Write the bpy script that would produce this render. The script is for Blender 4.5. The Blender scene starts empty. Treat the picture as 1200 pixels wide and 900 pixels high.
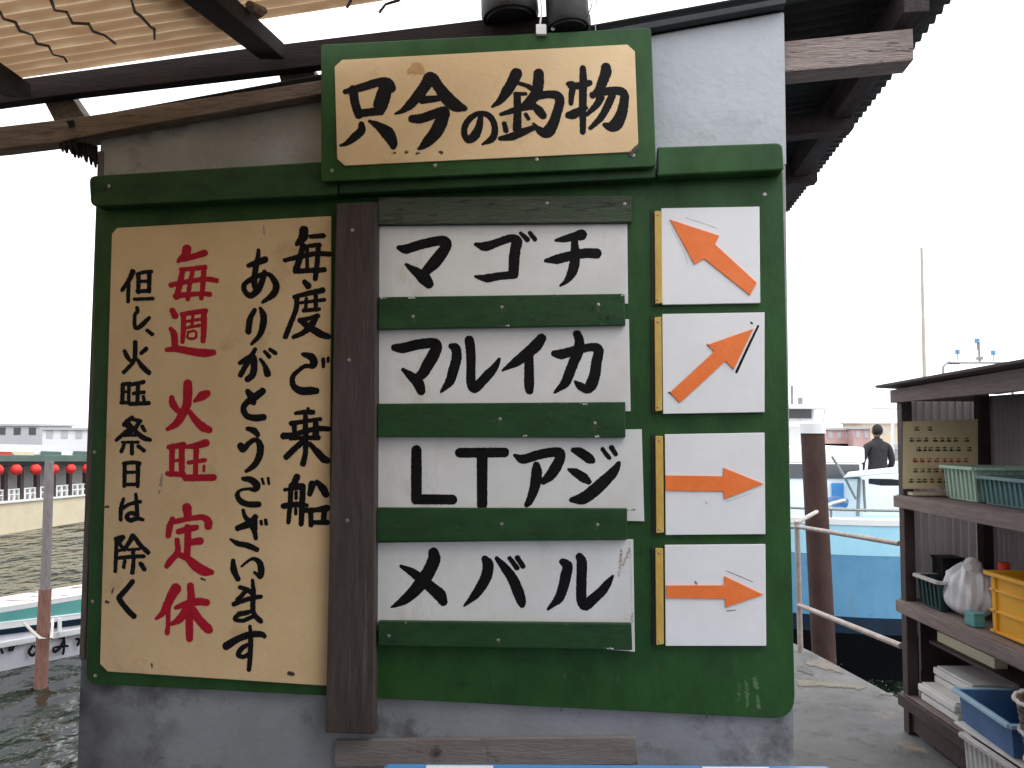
import bpy, bmesh, math, random
import numpy as np
from mathutils import Vector, Matrix
random.seed(7)
rng = np.random.default_rng(7)
S = bpy.context.scene
COL = S.collection
R = math.radians

# ------------------------------------------------------------------ camera
F_PX = 933.0                       # focal length in pixels of a 1200 px wide picture
EYE = Vector((0, 0, 1.55))
pitch, roll = R(3.37), R(-0.32)
fwd = Vector((0, math.cos(pitch), math.sin(pitch)))
right0 = Vector((1, 0, 0))
up0 = right0.cross(fwd)
# the picture leans a third of a degree
rgt = (right0 * math.cos(roll) - up0 * math.sin(roll)).normalized()
upv = rgt.cross(fwd)
cam_d = bpy.data.cameras.new('camera')
cam = bpy.data.objects.new('camera', cam_d)
COL.objects.link(cam)
m3 = Matrix((rgt, upv, -fwd)).transposed()
cam.matrix_world = Matrix.Translation(EYE) @ m3.to_4x4()
cam_d.sensor_width = 36
cam_d.lens = F_PX / 1200 * 36
cam_d.clip_start = 0.05
cam_d.clip_end = 3000
S.camera = cam

# ------------------------------------------------------------------ world, sun, exposure
SUN_EL, SUN_AZ = R(52), R(70)      # azimuth from +Y towards +X
w = bpy.data.worlds.new('World'); S.world = w; w.use_nodes = True
nt = w.node_tree; nt.nodes.clear()
sky = nt.nodes.new('ShaderNodeTexSky'); sky.sky_type = 'NISHITA'; sky.sun_disc = False
sky.sun_elevation = SUN_EL; sky.sun_rotation = SUN_AZ
mx = nt.nodes.new('ShaderNodeMixRGB'); mx.inputs[0].default_value = 0.92
mx.inputs[2].default_value = (12.8, 12.9, 13.2, 1)       # even layer of cloud
bg = nt.nodes.new('ShaderNodeBackground'); bg.inputs['Strength'].default_value = 0.1
out = nt.nodes.new('ShaderNodeOutputWorld')
nt.links.new(sky.outputs[0], mx.inputs[1]); nt.links.new(mx.outputs[0], bg.inputs[0]); nt.links.new(bg.outputs[0], out.inputs[0])
sd = bpy.data.lights.new('sun', 'SUN'); sd.energy = 0.6; sd.angle = R(20); sd.color = (1, .97, .93)
sun = bpy.data.objects.new('sun', sd); COL.objects.link(sun)
sdir = Vector((math.sin(SUN_AZ) * math.cos(SUN_EL), math.cos(SUN_AZ) * math.cos(SUN_EL), math.sin(SUN_EL)))
# light comes from the open side of the quay, right of and behind the photographer
SUN_AZ2 = R(128)
sky.sun_rotation = SUN_AZ2
sdir = Vector((math.sin(SUN_AZ2) * math.cos(SUN_EL), math.cos(SUN_AZ2) * math.cos(SUN_EL), math.sin(SUN_EL)))
sun.rotation_euler = sdir.to_track_quat('Z', 'Y').to_euler()
S.view_settings.view_transform = 'Standard'
S.view_settings.look = 'None'
S.view_settings.exposure = 0.8
S.view_settings.gamma = 1.0
S.render.engine = 'CYCLES'
S.cycles.max_bounces = 8

# ------------------------------------------------------------------ places: pixels to points
def ray(px, py):
    return (fwd + rgt * ((px - 600) / F_PX) + upv * ((450 - py) / F_PX))
def at(px, py, D):                      # the point seen at (px,py) at distance D along +Y
    d = ray(px, py); return EYE + d * (D / d.y)
def on_z(px, py, z):                    # the point seen at (px,py) on a level plane
    d = ray(px, py); return EYE + d * ((z - EYE.z) / d.z)
WA = R(7.7)
WU = Vector((math.cos(WA), -math.sin(WA), 0))   # along the front wall of the hut
WN = Vector((-math.sin(WA), -math.cos(WA), 0))  # out of the wall
WP = Vector((0, 2.4, 0))
def wuv(px, py, o=0.0):                 # wall coordinates (u, z) seen at a pixel, o metres in front of the wall
    d = ray(px, py); t = (WP + WN * o - EYE).dot(WN) / d.dot(WN)
    p = EYE + d * t
    return ((p - WP).dot(WU), p.z)
def wp(u, o, z):
    return WP + WU * u + WN * o + Vector((0, 0, z))
def wpx(px, py, o=0.0):
    u, z = wuv(px, py, o); return wp(u, o, z)
WALLROT = -WA

# ------------------------------------------------------------------ objects
def link(o): COL.objects.link(o); return o
def tag(o, label=None, cat=None, group=None, kind=None):
    if label: o['label'] = label
    if cat: o['category'] = cat
    if group: o['group'] = group
    if kind: o['kind'] = kind
    return o
def thing(name, loc, label, cat, rz=0.0, group=None):
    o = link(bpy.data.objects.new(name, None))
    o.empty_display_size = .1
    o.matrix_world = Matrix.Translation(Vector(loc)) @ Matrix.Rotation(rz, 4, 'Z')
    o['_m'] = 0
    del o['_m']
    return tag(o, label, cat, group)
class MB:
    def __init__(s): s.v = []; s.f = []; s.smooth = False
    def quad(s, *p):
        n = len(s.v); s.v += [Vector(q) for q in p]; s.f.append(tuple(range(n, n + len(p))))
        return s
    def hexa(s, a, b):                  # a, b: two loops of the same length, joined
        n = len(s.v); k = len(a)
        s.v += [Vector(q) for q in a] + [Vector(q) for q in b]
        s.f.append(tuple(range(n + k - 1, n - 1, -1))); s.f.append(tuple(range(n + k, n + 2 * k)))
        for i in range(k):
            j = (i + 1) % k
            s.f.append((n + i, n + j, n + k + j, n + k + i))
        return s
    def box(s, c, sx, sy, sz, ax=None, ay=None, az=None):
        ax = Vector(ax or (1, 0, 0)); ay = Vector(ay or (0, 1, 0)); az = Vector(az or (0, 0, 1)); c = Vector(c)
        P = lambda i, j, k: c + ax * (i * sx / 2) + ay * (j * sy / 2) + az * (k * sz / 2)
        return s.hexa([P(-1, -1, -1), P(1, -1, -1), P(1, 1, -1), P(-1, 1, -1)], [P(-1, -1, 1), P(1, -1, 1), P(1, 1, 1), P(-1, 1, 1)])
    def bar(s, a, b, w, h, up=(0, 0, 1)):
        a, b = Vector(a), Vector(b); d = (b - a).normalized()
        sd = d.cross(Vector(up)).normalized(); u2 = sd.cross(d)
        L = lambda p: [p - sd * w / 2 - u2 * h / 2, p + sd * w / 2 - u2 * h / 2, p + sd * w / 2 + u2 * h / 2, p - sd * w / 2 + u2 * h / 2]
        return s.hexa(L(b), L(a))
    def tube(s, pts, r, n=10, caps=True):
        pts = [Vector(p) for p in pts]
        rr = r if isinstance(r, (list, tuple)) else [r] * len(pts)
        base = len(s.v); prev = None
        for i, p in enumerate(pts):
            d = (pts[min(i + 1, len(pts) - 1)] - pts[max(i - 1, 0)]).normalized()
            if prev is None:
                a = d.cross(Vector((0, 0, 1)));
                if a.length < .05: a = d.cross(Vector((1, 0, 0)))
            else: a = prev - d * prev.dot(d)
            a.normalize(); prev = a; b = d.cross(a)
            for k in range(n):
                t = 2 * math.pi * k / n
                s.v.append(p + (a * math.cos(t) + b * math.sin(t)) * rr[i])
        for i in range(len(pts) - 1):
            for k in range(n):
                k2 = (k + 1) % n
                s.f.append((base + i * n + k, base + i * n + k2, base + (i + 1) * n + k2, base + (i + 1) * n + k))
        if caps:
            s.f.append(tuple(base + k for k in range(n - 1, -1, -1)))
            e = base + (len(pts) - 1) * n
            s.f.append(tuple(e + k for k in range(n)))
        s.smooth = True
        return s
    def grid(s, fn, nu, nv, close=False):
        base = len(s.v)
        for i in range(nu + 1):
            for j in range(nv + 1): s.v.append(Vector(fn(i / nu, j / nv)))
        for i in range(nu):
            for j in range(nv):
                a = base + i * (nv + 1) + j
                s.f.append((a, a + nv + 1, a + nv + 2, a + 1))
        return s
    def build(s, name, mat, parent=None, bevel=0.0, smooth=None, label=None, solid=0.0, kind=None):
        me = bpy.data.meshes.new(name)
        M = parent.matrix_world.inverted() if parent is not None else None
        if parent is not None:
            p = parent; M = Matrix.Identity(4); chain = []
            while p is not None: chain.append(p); p = p.parent
            W = Matrix.Identity(4)
            for q in reversed(chain): W = W @ q.matrix_basis
            M = W.inverted(); vs = [M @ v for v in s.v]
            o = bpy.data.objects.new(name, me)
        else:
            c = sum(s.v, Vector()) / len(s.v)
            c.z = min(v.z for v in s.v)
            vs = [v - c for v in s.v]
            o = bpy.data.objects.new(name, me); o.location = c
        me.from_pydata([tuple(v) for v in vs], [], s.f)
        me.validate(); me.materials.append(mat)
        link(o)
        if parent is not None: o.parent = parent
        sm = s.smooth if smooth is None else smooth
        if sm:
            for p in me.polygons: p.use_smooth = True
            me.set_sharp_from_angle(angle=R(40))
        if solid:
            md = o.modifiers.new('thick', 'SOLIDIFY'); md.thickness = solid
        if bevel:
            md = o.modifiers.new('edge', 'BEVEL'); md.width = bevel; md.segments = 2; md.limit_method = 'ANGLE'; md.angle_limit = R(35)
        if label: o['label'] = label
        if kind: o['kind'] = kind
        return o
def wpoly(pts, o0, o1, mb=None):        # board on the wall: outline given in picture pixels of its front face
    mb = mb or MB()
    q = [wuv(x, y, o1) for x, y in pts]
    # outline clockwise in the picture -> orient
    return mb.hexa([wp(u, o1, z) for u, z in q][::-1], [wp(u, o0, z) for u, z in q][::-1])
def rounded(pts, r, n=5):               # round the corners of a pixel outline; r per corner
    res = []; k = len(pts)
    for i in range(k):
        p = Vector(pts[i]); a = Vector(pts[i - 1]); b = Vector(pts[(i + 1) % k])
        ri = r[i] if isinstance(r, (list, tuple)) else r
        if ri <= 0: res.append(tuple(p)); continue
        d1 = (a - p).normalized() * ri; d2 = (b - p).normalized() * ri
        for j in range(n + 1):
            t = j / n
            q = (p + d1) * (1 - t) ** 2 + p * 2 * t * (1 - t) + (p + d2) * t ** 2
            res.append((q.x, q.y))
    return res

# ------------------------------------------------------------------ materials
def M(name, c, c2=None, scale=6, stretch=(1, 1, 1), rough=.6, bump=.15, bscale=60, stain=None, metal=0.0, spec=.4, rvar=.15, contrast=(.35, .65), fine=.0, trans=0.0):
    m = bpy.data.materials.new(name); m.use_nodes = True
    nt = m.node_tree; N = nt.nodes; L = nt.links
    b = N['Principled BSDF']
    tc = N.new('ShaderNodeTexCoord'); mp = N.new('ShaderNodeMapping'); mp.inputs['Scale'].default_value = stretch
    L.new(tc.outputs['Object'], mp.inputs[0])
    c2 = c2 or tuple(x * .8 for x in c)
    n1 = N.new('ShaderNodeTexNoise'); n1.inputs['Scale'].default_value = scale; n1.inputs['Detail'].default_value = 8; n1.inputs['Roughness'].default_value = .65
    L.new(mp.outputs[0], n1.inputs['Vector'])
    cr = N.new('ShaderNodeValToRGB'); cr.color_ramp.elements[0].position = contrast[0]; cr.color_ramp.elements[1].position = contrast[1]
    cr.color_ramp.elements[0].color = (*c, 1); cr.color_ramp.elements[1].color = (*c2, 1)
    L.new(n1.outputs[0], cr.inputs[0]); col = cr.outputs[0]
    for st in (stain or []):
        sc, ssc, th, wd = st[:4]
        ns = N.new('ShaderNodeTexNoise'); ns.inputs['Scale'].default_value = ssc; ns.inputs['Detail'].default_value = 10; ns.inputs['Roughness'].default_value = .7
        ms = N.new('ShaderNodeMapping'); ms.inputs['Location'].default_value = (3.1 * ssc, 1.7, 4.2); ms.inputs['Scale'].default_value = st[4] if len(st) > 4 else (1, 1, 1)
        L.new(tc.outputs['Object'], ms.inputs[0]); L.new(ms.outputs[0], ns.inputs['Vector'])
        mr = N.new('ShaderNodeMapRange'); mr.inputs[1].default_value = th; mr.inputs[2].default_value = th + wd
        L.new(ns.outputs[0], mr.inputs[0])
        mix = N.new('ShaderNodeMixRGB'); mix.inputs[2].default_value = (*sc, 1)
        L.new(mr.outputs[0], mix.inputs[0]); L.new(col, mix.inputs[1]); col = mix.outputs[0]
    L.new(col, b.inputs['Base Color'])
    n2 = N.new('ShaderNodeTexNoise'); n2.inputs['Scale'].default_value = bscale; n2.inputs['Detail'].default_value = 6
    L.new(mp.outputs[0], n2.inputs['Vector'])
    rr = N.new('ShaderNodeMapRange'); rr.inputs[3].default_value = max(.03, rough - rvar); rr.inputs[4].default_value = min(1, rough + rvar)
    L.new(n1.outputs[0], rr.inputs[0]); L.new(rr.outputs[0], b.inputs['Roughness'])
    if bump:
        bp = N.new('ShaderNodeBump'); bp.inputs['Strength'].default_value = bump; bp.inputs['Distance'].default_value = .01
        ad = N.new('ShaderNodeMath'); ad.operation = 'ADD'
        L.new(n2.outputs[0], ad.inputs[0]); L.new(n1.outputs[0], ad.inputs[1])
        L.new(ad.outputs[0], bp.inputs['Height']); L.new(bp.outputs[0], b.inputs['Normal'])
    b.inputs['Metallic'].default_value = metal
    b.inputs['Specular IOR Level'].default_value = spec
    if trans:
        tr = N.new('ShaderNodeBsdfTranslucent'); L.new(col, tr.inputs[0])
        mxs = N.new('ShaderNodeMixShader'); mxs.inputs[0].default_value = trans
        L.new(b.outputs[0], mxs.inputs[1]); L.new(tr.outputs[0], mxs.inputs[2]); L.new(mxs.outputs[0], N['Material Output'].inputs[0])
    return m
GRAIN_X = (1, 9, 9); GRAIN_Z = (9, 9, 1); GRAIN_Y = (9, 1, 9)
mt = {}
mt['green'] = M('green_paint', (.021, .076, .018), (.012, .046, .011), 5, (1.6, 1, .8), .5, .10, 45, spec=.25, stain=
                [((.006, .016, .008), 9, .60, .16), ((.07, .12, .07), 46, .70, .06)])
mt['green_rail'] = M('green_rail_paint', (.019, .062, .020), (.011, .037, .012), 6, (1, 2, 2), .55, .12, 40, spec=.25, stain=
                [((.05, .065, .045), 22, .60, .1, (1, 3, 3)), ((.008, .012, .008), 30, .62, .08)])
mt['green_worn'] = M('worn_green_timber', (.035, .06, .035), (.075, .085, .06), 7, (1, 9, 10), .7, .6, 40,
                [((.012, .016, .012), 14, .55, .12, (1, 6, 6))])
mt['ply'] = M('ochre_board', (.66, .485, .285), (.58, .41, .23), 4, (1, 1, 1), .55, .1, 90,
                [((.30, .20, .11), 5, .60, .25), ((.10, .055, .03), 46, .735, .03), ((.32, .19, .09), 2.2, .6, .2)])
mt['white_plate'] = M('white_enamel', (.66, .66, .66), (.58, .57, .56), 5, (1, 1, 1), .38, .04, 60,
                [((.46, .42, .36), 5, .60, .16, (1, 1, .35)), ((.30, .27, .24), 60, .72, .04), ((.50, .47, .42), 22, .62, .12, (1, 1, .2))])
mt['white_card'] = M('white_card_paint', (.74, .74, .76), (.68, .68, .70), 6, (1, 1, 1), .45, .04, 60,
                [((.5, .48, .45), 30, .70, .05), ((.60, .58, .54), 6, .60, .15, (1, 1, .4))])
mt['ink'] = M('black_brush_paint', (.004, .004, .005), (.008, .007, .008), 30, (1, 1, 1), .6, .05, 120, spec=.12)
mt['red'] = M('red_brush_paint', (.42, .010, .030), (.33, .008, .022), 25, (1, 1, 1), .6, .05, 120, spec=.15)
mt['orange'] = M('orange_paint', (.82, .20, .045), (.74, .155, .03), 20, (1, 1, 1), .5, .05, 90)
mt['orange_edge'] = M('dark_orange_edge', (.28, .07, .03), None, 20)
mt['brass'] = M('yellow_strip', (.60, .40, .10), (.46, .28, .06), 12, (3, 3, 1), .45, .1, 60, [((.15, .09, .03), 30, .66, .08)])
mt['dark_gap'] = M('dark_batten', (.025, .022, .018), None, 10)
mt['post'] = M('dark_timber', (.034, .023, .022), (.062, .046, .043), 5, (7, 7, 1), .7, .3, 30, [((.10, .08, .075), 3, .58, .10, (16, 16, .5)), ((.02, .013, .012), 2.5, .55, .14, (5, 5, .6))])
mt['beam'] = M('blackened_timber', (.010, .007, .0065), (.022, .014, .012), 5, (1, 5, 5), .85, .25, 30, spec=.2)
mt['eave'] = M('weathered_eave_timber', (.10, .065, .048), (.19, .14, .11), 5, (1, 6, 6), .8, .3, 30, [((.03, .02, .017), 9, .55, .15, (1, 6, 6))])
mt['stub'] = M('grey_stub_timber', (.15, .12, .10), (.09, .07, .06), 9, GRAIN_Y, .8, .5, 30)
mt['purlin'] = M('grey_purlin_timber', (.23, .17, .155), (.36, .30, .28), 6, (1, 12, 12), .8, .8, 30, [((.05, .03, .03), 12, .56, .1, (1, 9, 9))])
mt['wall'] = M('grey_wall_paint', (.42, .44, .475), (.35, .37, .40), 3.5, (1, 1, 1), .6, .25, 45,
                [((.24, .24, .25), 4, .60, .2), ((.10, .09, .085), 30, .72, .05)])
mt['wall_dark'] = M('old_grey_wall', (.33, .335, .34), (.24, .24, .24), 4, (1, 1, 1), .65, .3, 45, [((.05, .045, .045), 5, .56, .2), ((.03, .025, .022), 40, .7, .05)])
mt['wall_low'] = M('dirty_wall_foot', (.25, .27, .30), (.19, .20, .22), 3.5, (1, 1, 1.4), .6, .12, 40,
                [((.035, .028, .03), 5, .53, .2), ((.03, .025, .02), 40, .68, .05)])
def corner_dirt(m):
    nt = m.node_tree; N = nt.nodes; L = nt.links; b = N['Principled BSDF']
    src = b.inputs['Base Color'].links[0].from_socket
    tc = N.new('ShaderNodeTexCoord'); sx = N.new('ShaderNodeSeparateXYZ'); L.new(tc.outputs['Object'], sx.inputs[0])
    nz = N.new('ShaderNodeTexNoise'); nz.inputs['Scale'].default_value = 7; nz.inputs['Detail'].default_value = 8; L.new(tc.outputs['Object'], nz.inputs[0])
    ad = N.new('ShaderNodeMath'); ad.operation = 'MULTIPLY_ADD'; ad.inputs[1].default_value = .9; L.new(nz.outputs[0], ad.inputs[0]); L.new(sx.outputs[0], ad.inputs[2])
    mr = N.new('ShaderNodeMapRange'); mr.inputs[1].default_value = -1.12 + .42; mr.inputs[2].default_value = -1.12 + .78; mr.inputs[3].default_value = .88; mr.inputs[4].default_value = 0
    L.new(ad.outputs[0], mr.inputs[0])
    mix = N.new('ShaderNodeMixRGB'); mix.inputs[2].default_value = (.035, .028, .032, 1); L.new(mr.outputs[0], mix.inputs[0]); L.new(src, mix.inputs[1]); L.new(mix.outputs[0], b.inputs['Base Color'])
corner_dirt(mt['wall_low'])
mt['wood_low'] = M('grey_brown_foot_board', (.15, .125, .12), (.20, .18, .175), 5, (1, 6, 6), .8, .3, 30, [((.04, .02, .018), 7, .6, .1)])
mt['corner'] = M('corner_trim_timber', (.15, .12, .12), (.08, .07, .065), 7, GRAIN_Z, .8, .5, 30)
mt['roof_under'] = M('roof_underside', (.024, .028, .03), (.015, .017, .018), 8, (1, 1, 1), .6, .3, 30)
mt['roof_wood'] = M('roof_edge_wood', (.045, .03, .032), (.03, .02, .02), 6, GRAIN_Y, .8, .5, 30)
mt['sheet'] = M('weathered_plastic_sheet', (.88, .80, .66), (.80, .69, .54), 4, (1, 3, 3), .6, .1, 40, [((.36, .25, .17), 6, .62, .2, (1, 4, 4))], trans=.62)
def add_valley_dirt_shade(m, period):  # brown dirt in the valleys, its tint also deepens the ridge shading
    nt = m.node_tree; N = nt.nodes; L = nt.links; b = N['Principled BSDF']
    src = b.inputs['Base Color'].links[0].from_socket
    tc = N.new('ShaderNodeTexCoord'); sx = N.new('ShaderNodeSeparateXYZ'); L.new(tc.outputs['Object'], sx.inputs[0])
    nz = N.new('ShaderNodeTexNoise'); nz.inputs['Scale'].default_value = 9; L.new(tc.outputs['Object'], nz.inputs[0])
    mu = N.new('ShaderNodeMath'); mu.operation = 'MULTIPLY'; mu.inputs[1].default_value = 2 * math.pi / period; L.new(sx.outputs[1], mu.inputs[0])
    ad = N.new('ShaderNodeMath'); ad.operation = 'ADD'; ad.inputs[1].default_value = VALLEY_PHASE; L.new(mu.outputs[0], ad.inputs[0])
    ad2 = N.new('ShaderNodeMath'); ad2.operation = 'MULTIPLY_ADD'; ad2.inputs[1].default_value = 1.6; L.new(nz.outputs[0], ad2.inputs[0]); L.new(ad.outputs[0], ad2.inputs[2])
    co = N.new('ShaderNodeMath'); co.operation = 'SINE'; L.new(ad2.outputs[0], co.inputs[0])
    mr = N.new('ShaderNodeMapRange'); mr.inputs[1].default_value = .1; mr.inputs[2].default_value = 1.0; mr.inputs[4].default_value = .62; L.new(co.outputs[0], mr.inputs[0])
    mix = N.new('ShaderNodeMixRGB'); mix.inputs[2].default_value = (.40, .26, .17, 1); L.new(mr.outputs[0], mix.inputs[0]); L.new(src, mix.inputs[1])
    L.new(mix.outputs[0], b.inputs['Base Color'])
    for n_ in N:
        if n_.type == 'BSDF_TRANSLUCENT': L.new(mix.outputs[0], n_.inputs[0])
VALLEY_PHASE = 1.0
add_valley_dirt_shade(mt['sheet'], .078)
mt['crack'] = M('dark_dirt', (.06, .035, .025), None, 20)
mt['black'] = M('black_housing_paint', (.006, .006, .007), (.012, .011, .012), 12, (1, 1, 1), .55)
mt['steel'] = M('dull_zinc', (.35, .35, .34), (.22, .21, .2), 60, (1, 1, 1), .45, .2, 80, metal=.7)
mt['white_plastic'] = M('white_plastic', (.75, .75, .74), None, 8)
mt['concrete'] = M('quay_concrete', (.155, .152, .148), (.11, .108, .106), 3.5, (1, 1, 1), .7, .5, 50,
                [((.27, .21, .14), 1.9, .57, .10), ((.075, .072, .07), 4.5, .54, .12), ((.25, .25, .24), 24, .64, .06), ((.05, .045, .04), 60, .68, .05)])
mt['rust'] = M('rusty_brown_steel', (.034, .016, .013), (.068, .034, .028), 9, (1, 1, .4), .75, .5, 40, [((.045, .022, .02), 6, .55, .15)])
mt['rack'] = M('dark_red_brown_rack', (.036, .020, .020), (.065, .038, .037), 8, (1, 1, 1), .6, .3, 40)
mt['rack_board'] = M('rack_shelf_board', (.17, .12, .105), (.26, .20, .18), 6, (9, 1, 9), .7, .4, 40)
mt['corr'] = M('corrugated_grey_sheet', (.50, .45, .45), (.40, .35, .35), 3, (1, 1, .4), .5, .2, 40, [((.24, .19, .19), 4, .6, .2)], trans=.3)
mt['pinkcorr'] = M('corrugated_pale_sheet', (.66, .61, .61), (.55, .50, .50), 3, (1, 1, .4), .5, .2, 40, trans=.4)
mt['rail_pipe'] = M('galvanised_pipe', (.42, .36, .33), (.30, .24, .21), 14, (1, 1, 1), .45, .2, 60, [((.16, .09, .06), 12, .6, .15)], metal=.3)
mt['boat_blue'] = M('blue_hull_paint', (.14, .35, .55), (.10, .27, .45), 1.6, (1, 1, 1), .3, .05, 20, [((.08, .2, .34), 2.5, .56, .2), ((.20, .26, .28), 9, .60, .1, (1, 1, .12)), ((.30, .20, .14), 14, .70, .05, (1, 1, .1))])
mt['boat_light'] = M('pale_blue_hull_paint', (.40, .74, .90), (.34, .66, .84), 2, (1, 1, 1), .3, .05, 20, [((.30, .42, .46), 9, .62, .1, (1, 1, .15))])
mt['boat_navy'] = M('navy_hull_paint', (.008, .026, .055), (.005, .016, .035), 3, (1, 1, 1), .4, .1, 20)
mt['boat_white'] = M('boat_white_paint', (.80, .81, .82), (.74, .75, .76), 3, (1, 1, 1), .35, .03, 20, [((.5, .48, .45), 6, .68, .15)])
mt['boat_side'] = M('pale_grey_hull_paint', (.60, .60, .66), (.52, .52, .58), 3, (1, 1, 1), .35, .03, 20)
mt['teal'] = M('teal_deck_paint', (.11, .34, .33), (.09, .28, .27), 4, (1, 1, 1), .4, .1, 20)
mt['cream'] = M('cream_paint', (.70, .62, .44), (.62, .54, .38), 2, (1, 1, 1), .5, .1, 20)
mt['glass'] = M('dark_window_glass', (.05, .055, .06), (.07, .075, .08), 3, (1, 1, 1), .15, .0, 20)
mt['lantern'] = M('red_lantern_paper', (.70, .035, .03), (.6, .03, .025), 8, (1, 1, 1), .5, .1, 20)
mt['roofgreen'] = M('grey_green_roof', (.10, .17, .14), (.08, .13, .11), 2, (1, 1, 1), .5, .1, 20)
mt['far_grey'] = M('far_grey_building', (.52, .52, .55), (.46, .46, .48), .3, (1, 1, 1), .8, 0, 20)  # grey lightened to include the haze of distance
mt['far_white'] = M('far_white_building', (.78, .79, .81), (.74, .74, .76), .3, (1, 1, 1), .8, 0, 20)
mt['far_pink'] = M('far_pink_building', (.62, .42, .40), (.52, .33, .32), .3, (1, 1, 1), .8, 0, 20)
mt['blue_plastic'] = M('blue_plastic', (.07, .26, .56), (.06, .22, .50), 4, (1, 1, 1), .35, .05, 30, [((.3, .42, .55), 8, .66, .1)])
mt['crate_green'] = M('pale_green_plastic', (.46, .60, .48), (.40, .54, .42), 6, (1, 1, 1), .45, .05, 30)
mt['crate_teal'] = M('grey_teal_plastic', (.15, .27, .27), (.12, .22, .22), 6, (1, 1, 1), .45, .05, 30)
mt['crate_yellow'] = M('orange_yellow_plastic', (.85, .42, .025), (.78, .36, .02), 6, (1, 1, 1), .4, .05, 30)
mt['crate_red'] = M('red_plastic', (.62, .05, .02), None, 6)
mt['crate_blue'] = M('worn_blue_plastic', (.075, .17, .36), (.05, .12, .27), 6, (1, 1, 1), .45, .1, 30)
mt['paleblue'] = M('pale_blue_rim', (.42, .60, .72), (.34, .5, .62), 9, (1, 1, 1), .45, .1, 30)
mt['bag'] = M('white_plastic_bag', (.93, .91, .92), (.88, .85, .87), 7, (1, 1, 1), .35, .35, 16, trans=.18)
mt['foam'] = M('dirty_white_foam', (.76, .73, .70), (.64, .61, .58), 8, (1, 1, 1), .8, .2, 60, [((.25, .21, .18), 12, .62, .1)])
mt['darkgreen'] = M('dark_green_wire', (.02, .06, .055), None, 9)
mt['wicker'] = M('dark_brown_wicker', (.055, .035, .025), (.09, .06, .045), 9, (1, 1, 1), .7, .4, 40)
mt['rope'] = M('pale_rope', (.62, .58, .54), (.50, .46, .42), 40, (1, 1, 1), .8, .4, 80)
mt['jacket'] = M('charcoal_jacket', (.020, .019, .023), (.036, .034, .040), 9, (1, 1, 1), .8, .2, 30)
mt['hair'] = M('dark_hair', (.012, .008, .008), None, 30)
mt['skin'] = M('skin', (.42, .24, .17), None, 10)
mt['olive'] = M('olive_board', (.80, .64, .38), (.72, .56, .32), 5, (1, 1, 1), .6)
mt['smudge'] = M('grey_scuff', (.45, .45, .45), (.55, .55, .55), 60, (1, 1, 1), .6)
mt['brownstain'] = M('brown_stain', (.26, .18, .14), (.42, .36, .32), 40, (1, 1, .4), .7)
mt['orangestain'] = M('orange_stain', (.40, .20, .07), (.46, .28, .14), 30, (1, 1, 1), .7)
mt['mast'] = M('cream_mast_paint', (.50, .46, .40), (.44, .40, .34), 3)
mt['hullshade'] = M('black_hull_shade', (.003, .004, .006), None, 4, rough=.9, spec=.05)  # black for the shade and dark reflection along the boats' waterlines
mt['poletop'] = M('grey_pole', (.16, .14, .145), (.24, .21, .21), 12, (4, 4, 1), .8, .4, 40)
mt['polered'] = M('red_brown_pole', (.16, .07, .055), (.23, .125, .095), 12, (4, 4, 1), .8, .4, 40)

# ------------------------------------------------------------------ brush lettering
def catmull(P, step=.35):
    P = np.array(P, float)
    if len(P) == 2:
        n = max(2, int(np.hypot(*(P[1] - P[0])[:2]) / step)); t = np.linspace(0, 1, n)[:, None]
        return P[0] * (1 - t) + P[1] * t
    Q = np.vstack([2 * P[0] - P[1], P, 2 * P[-1] - P[-2]]); o = []
    for i in range(1, len(Q) - 2):
        n = max(2, int(np.hypot(*(Q[i + 1] - Q[i])[:2]) / step)); t = np.linspace(0, 1, n, endpoint=False)[:, None]
        a, b, c, d = Q[i - 1], Q[i], Q[i + 1], Q[i + 2]
        pos = .5 * (2 * b + (c - a) * t + (2 * a - 5 * b + 4 * c - d) * t ** 2 + (-a + 3 * b - 3 * c + d) * t ** 3)
        pos[:, 2] = (b[2] * (1 - t) + c[2] * t)[:, 0]
        o.append(pos)
    o.append(Q[-2][None]); return np.vstack(o)
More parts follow.
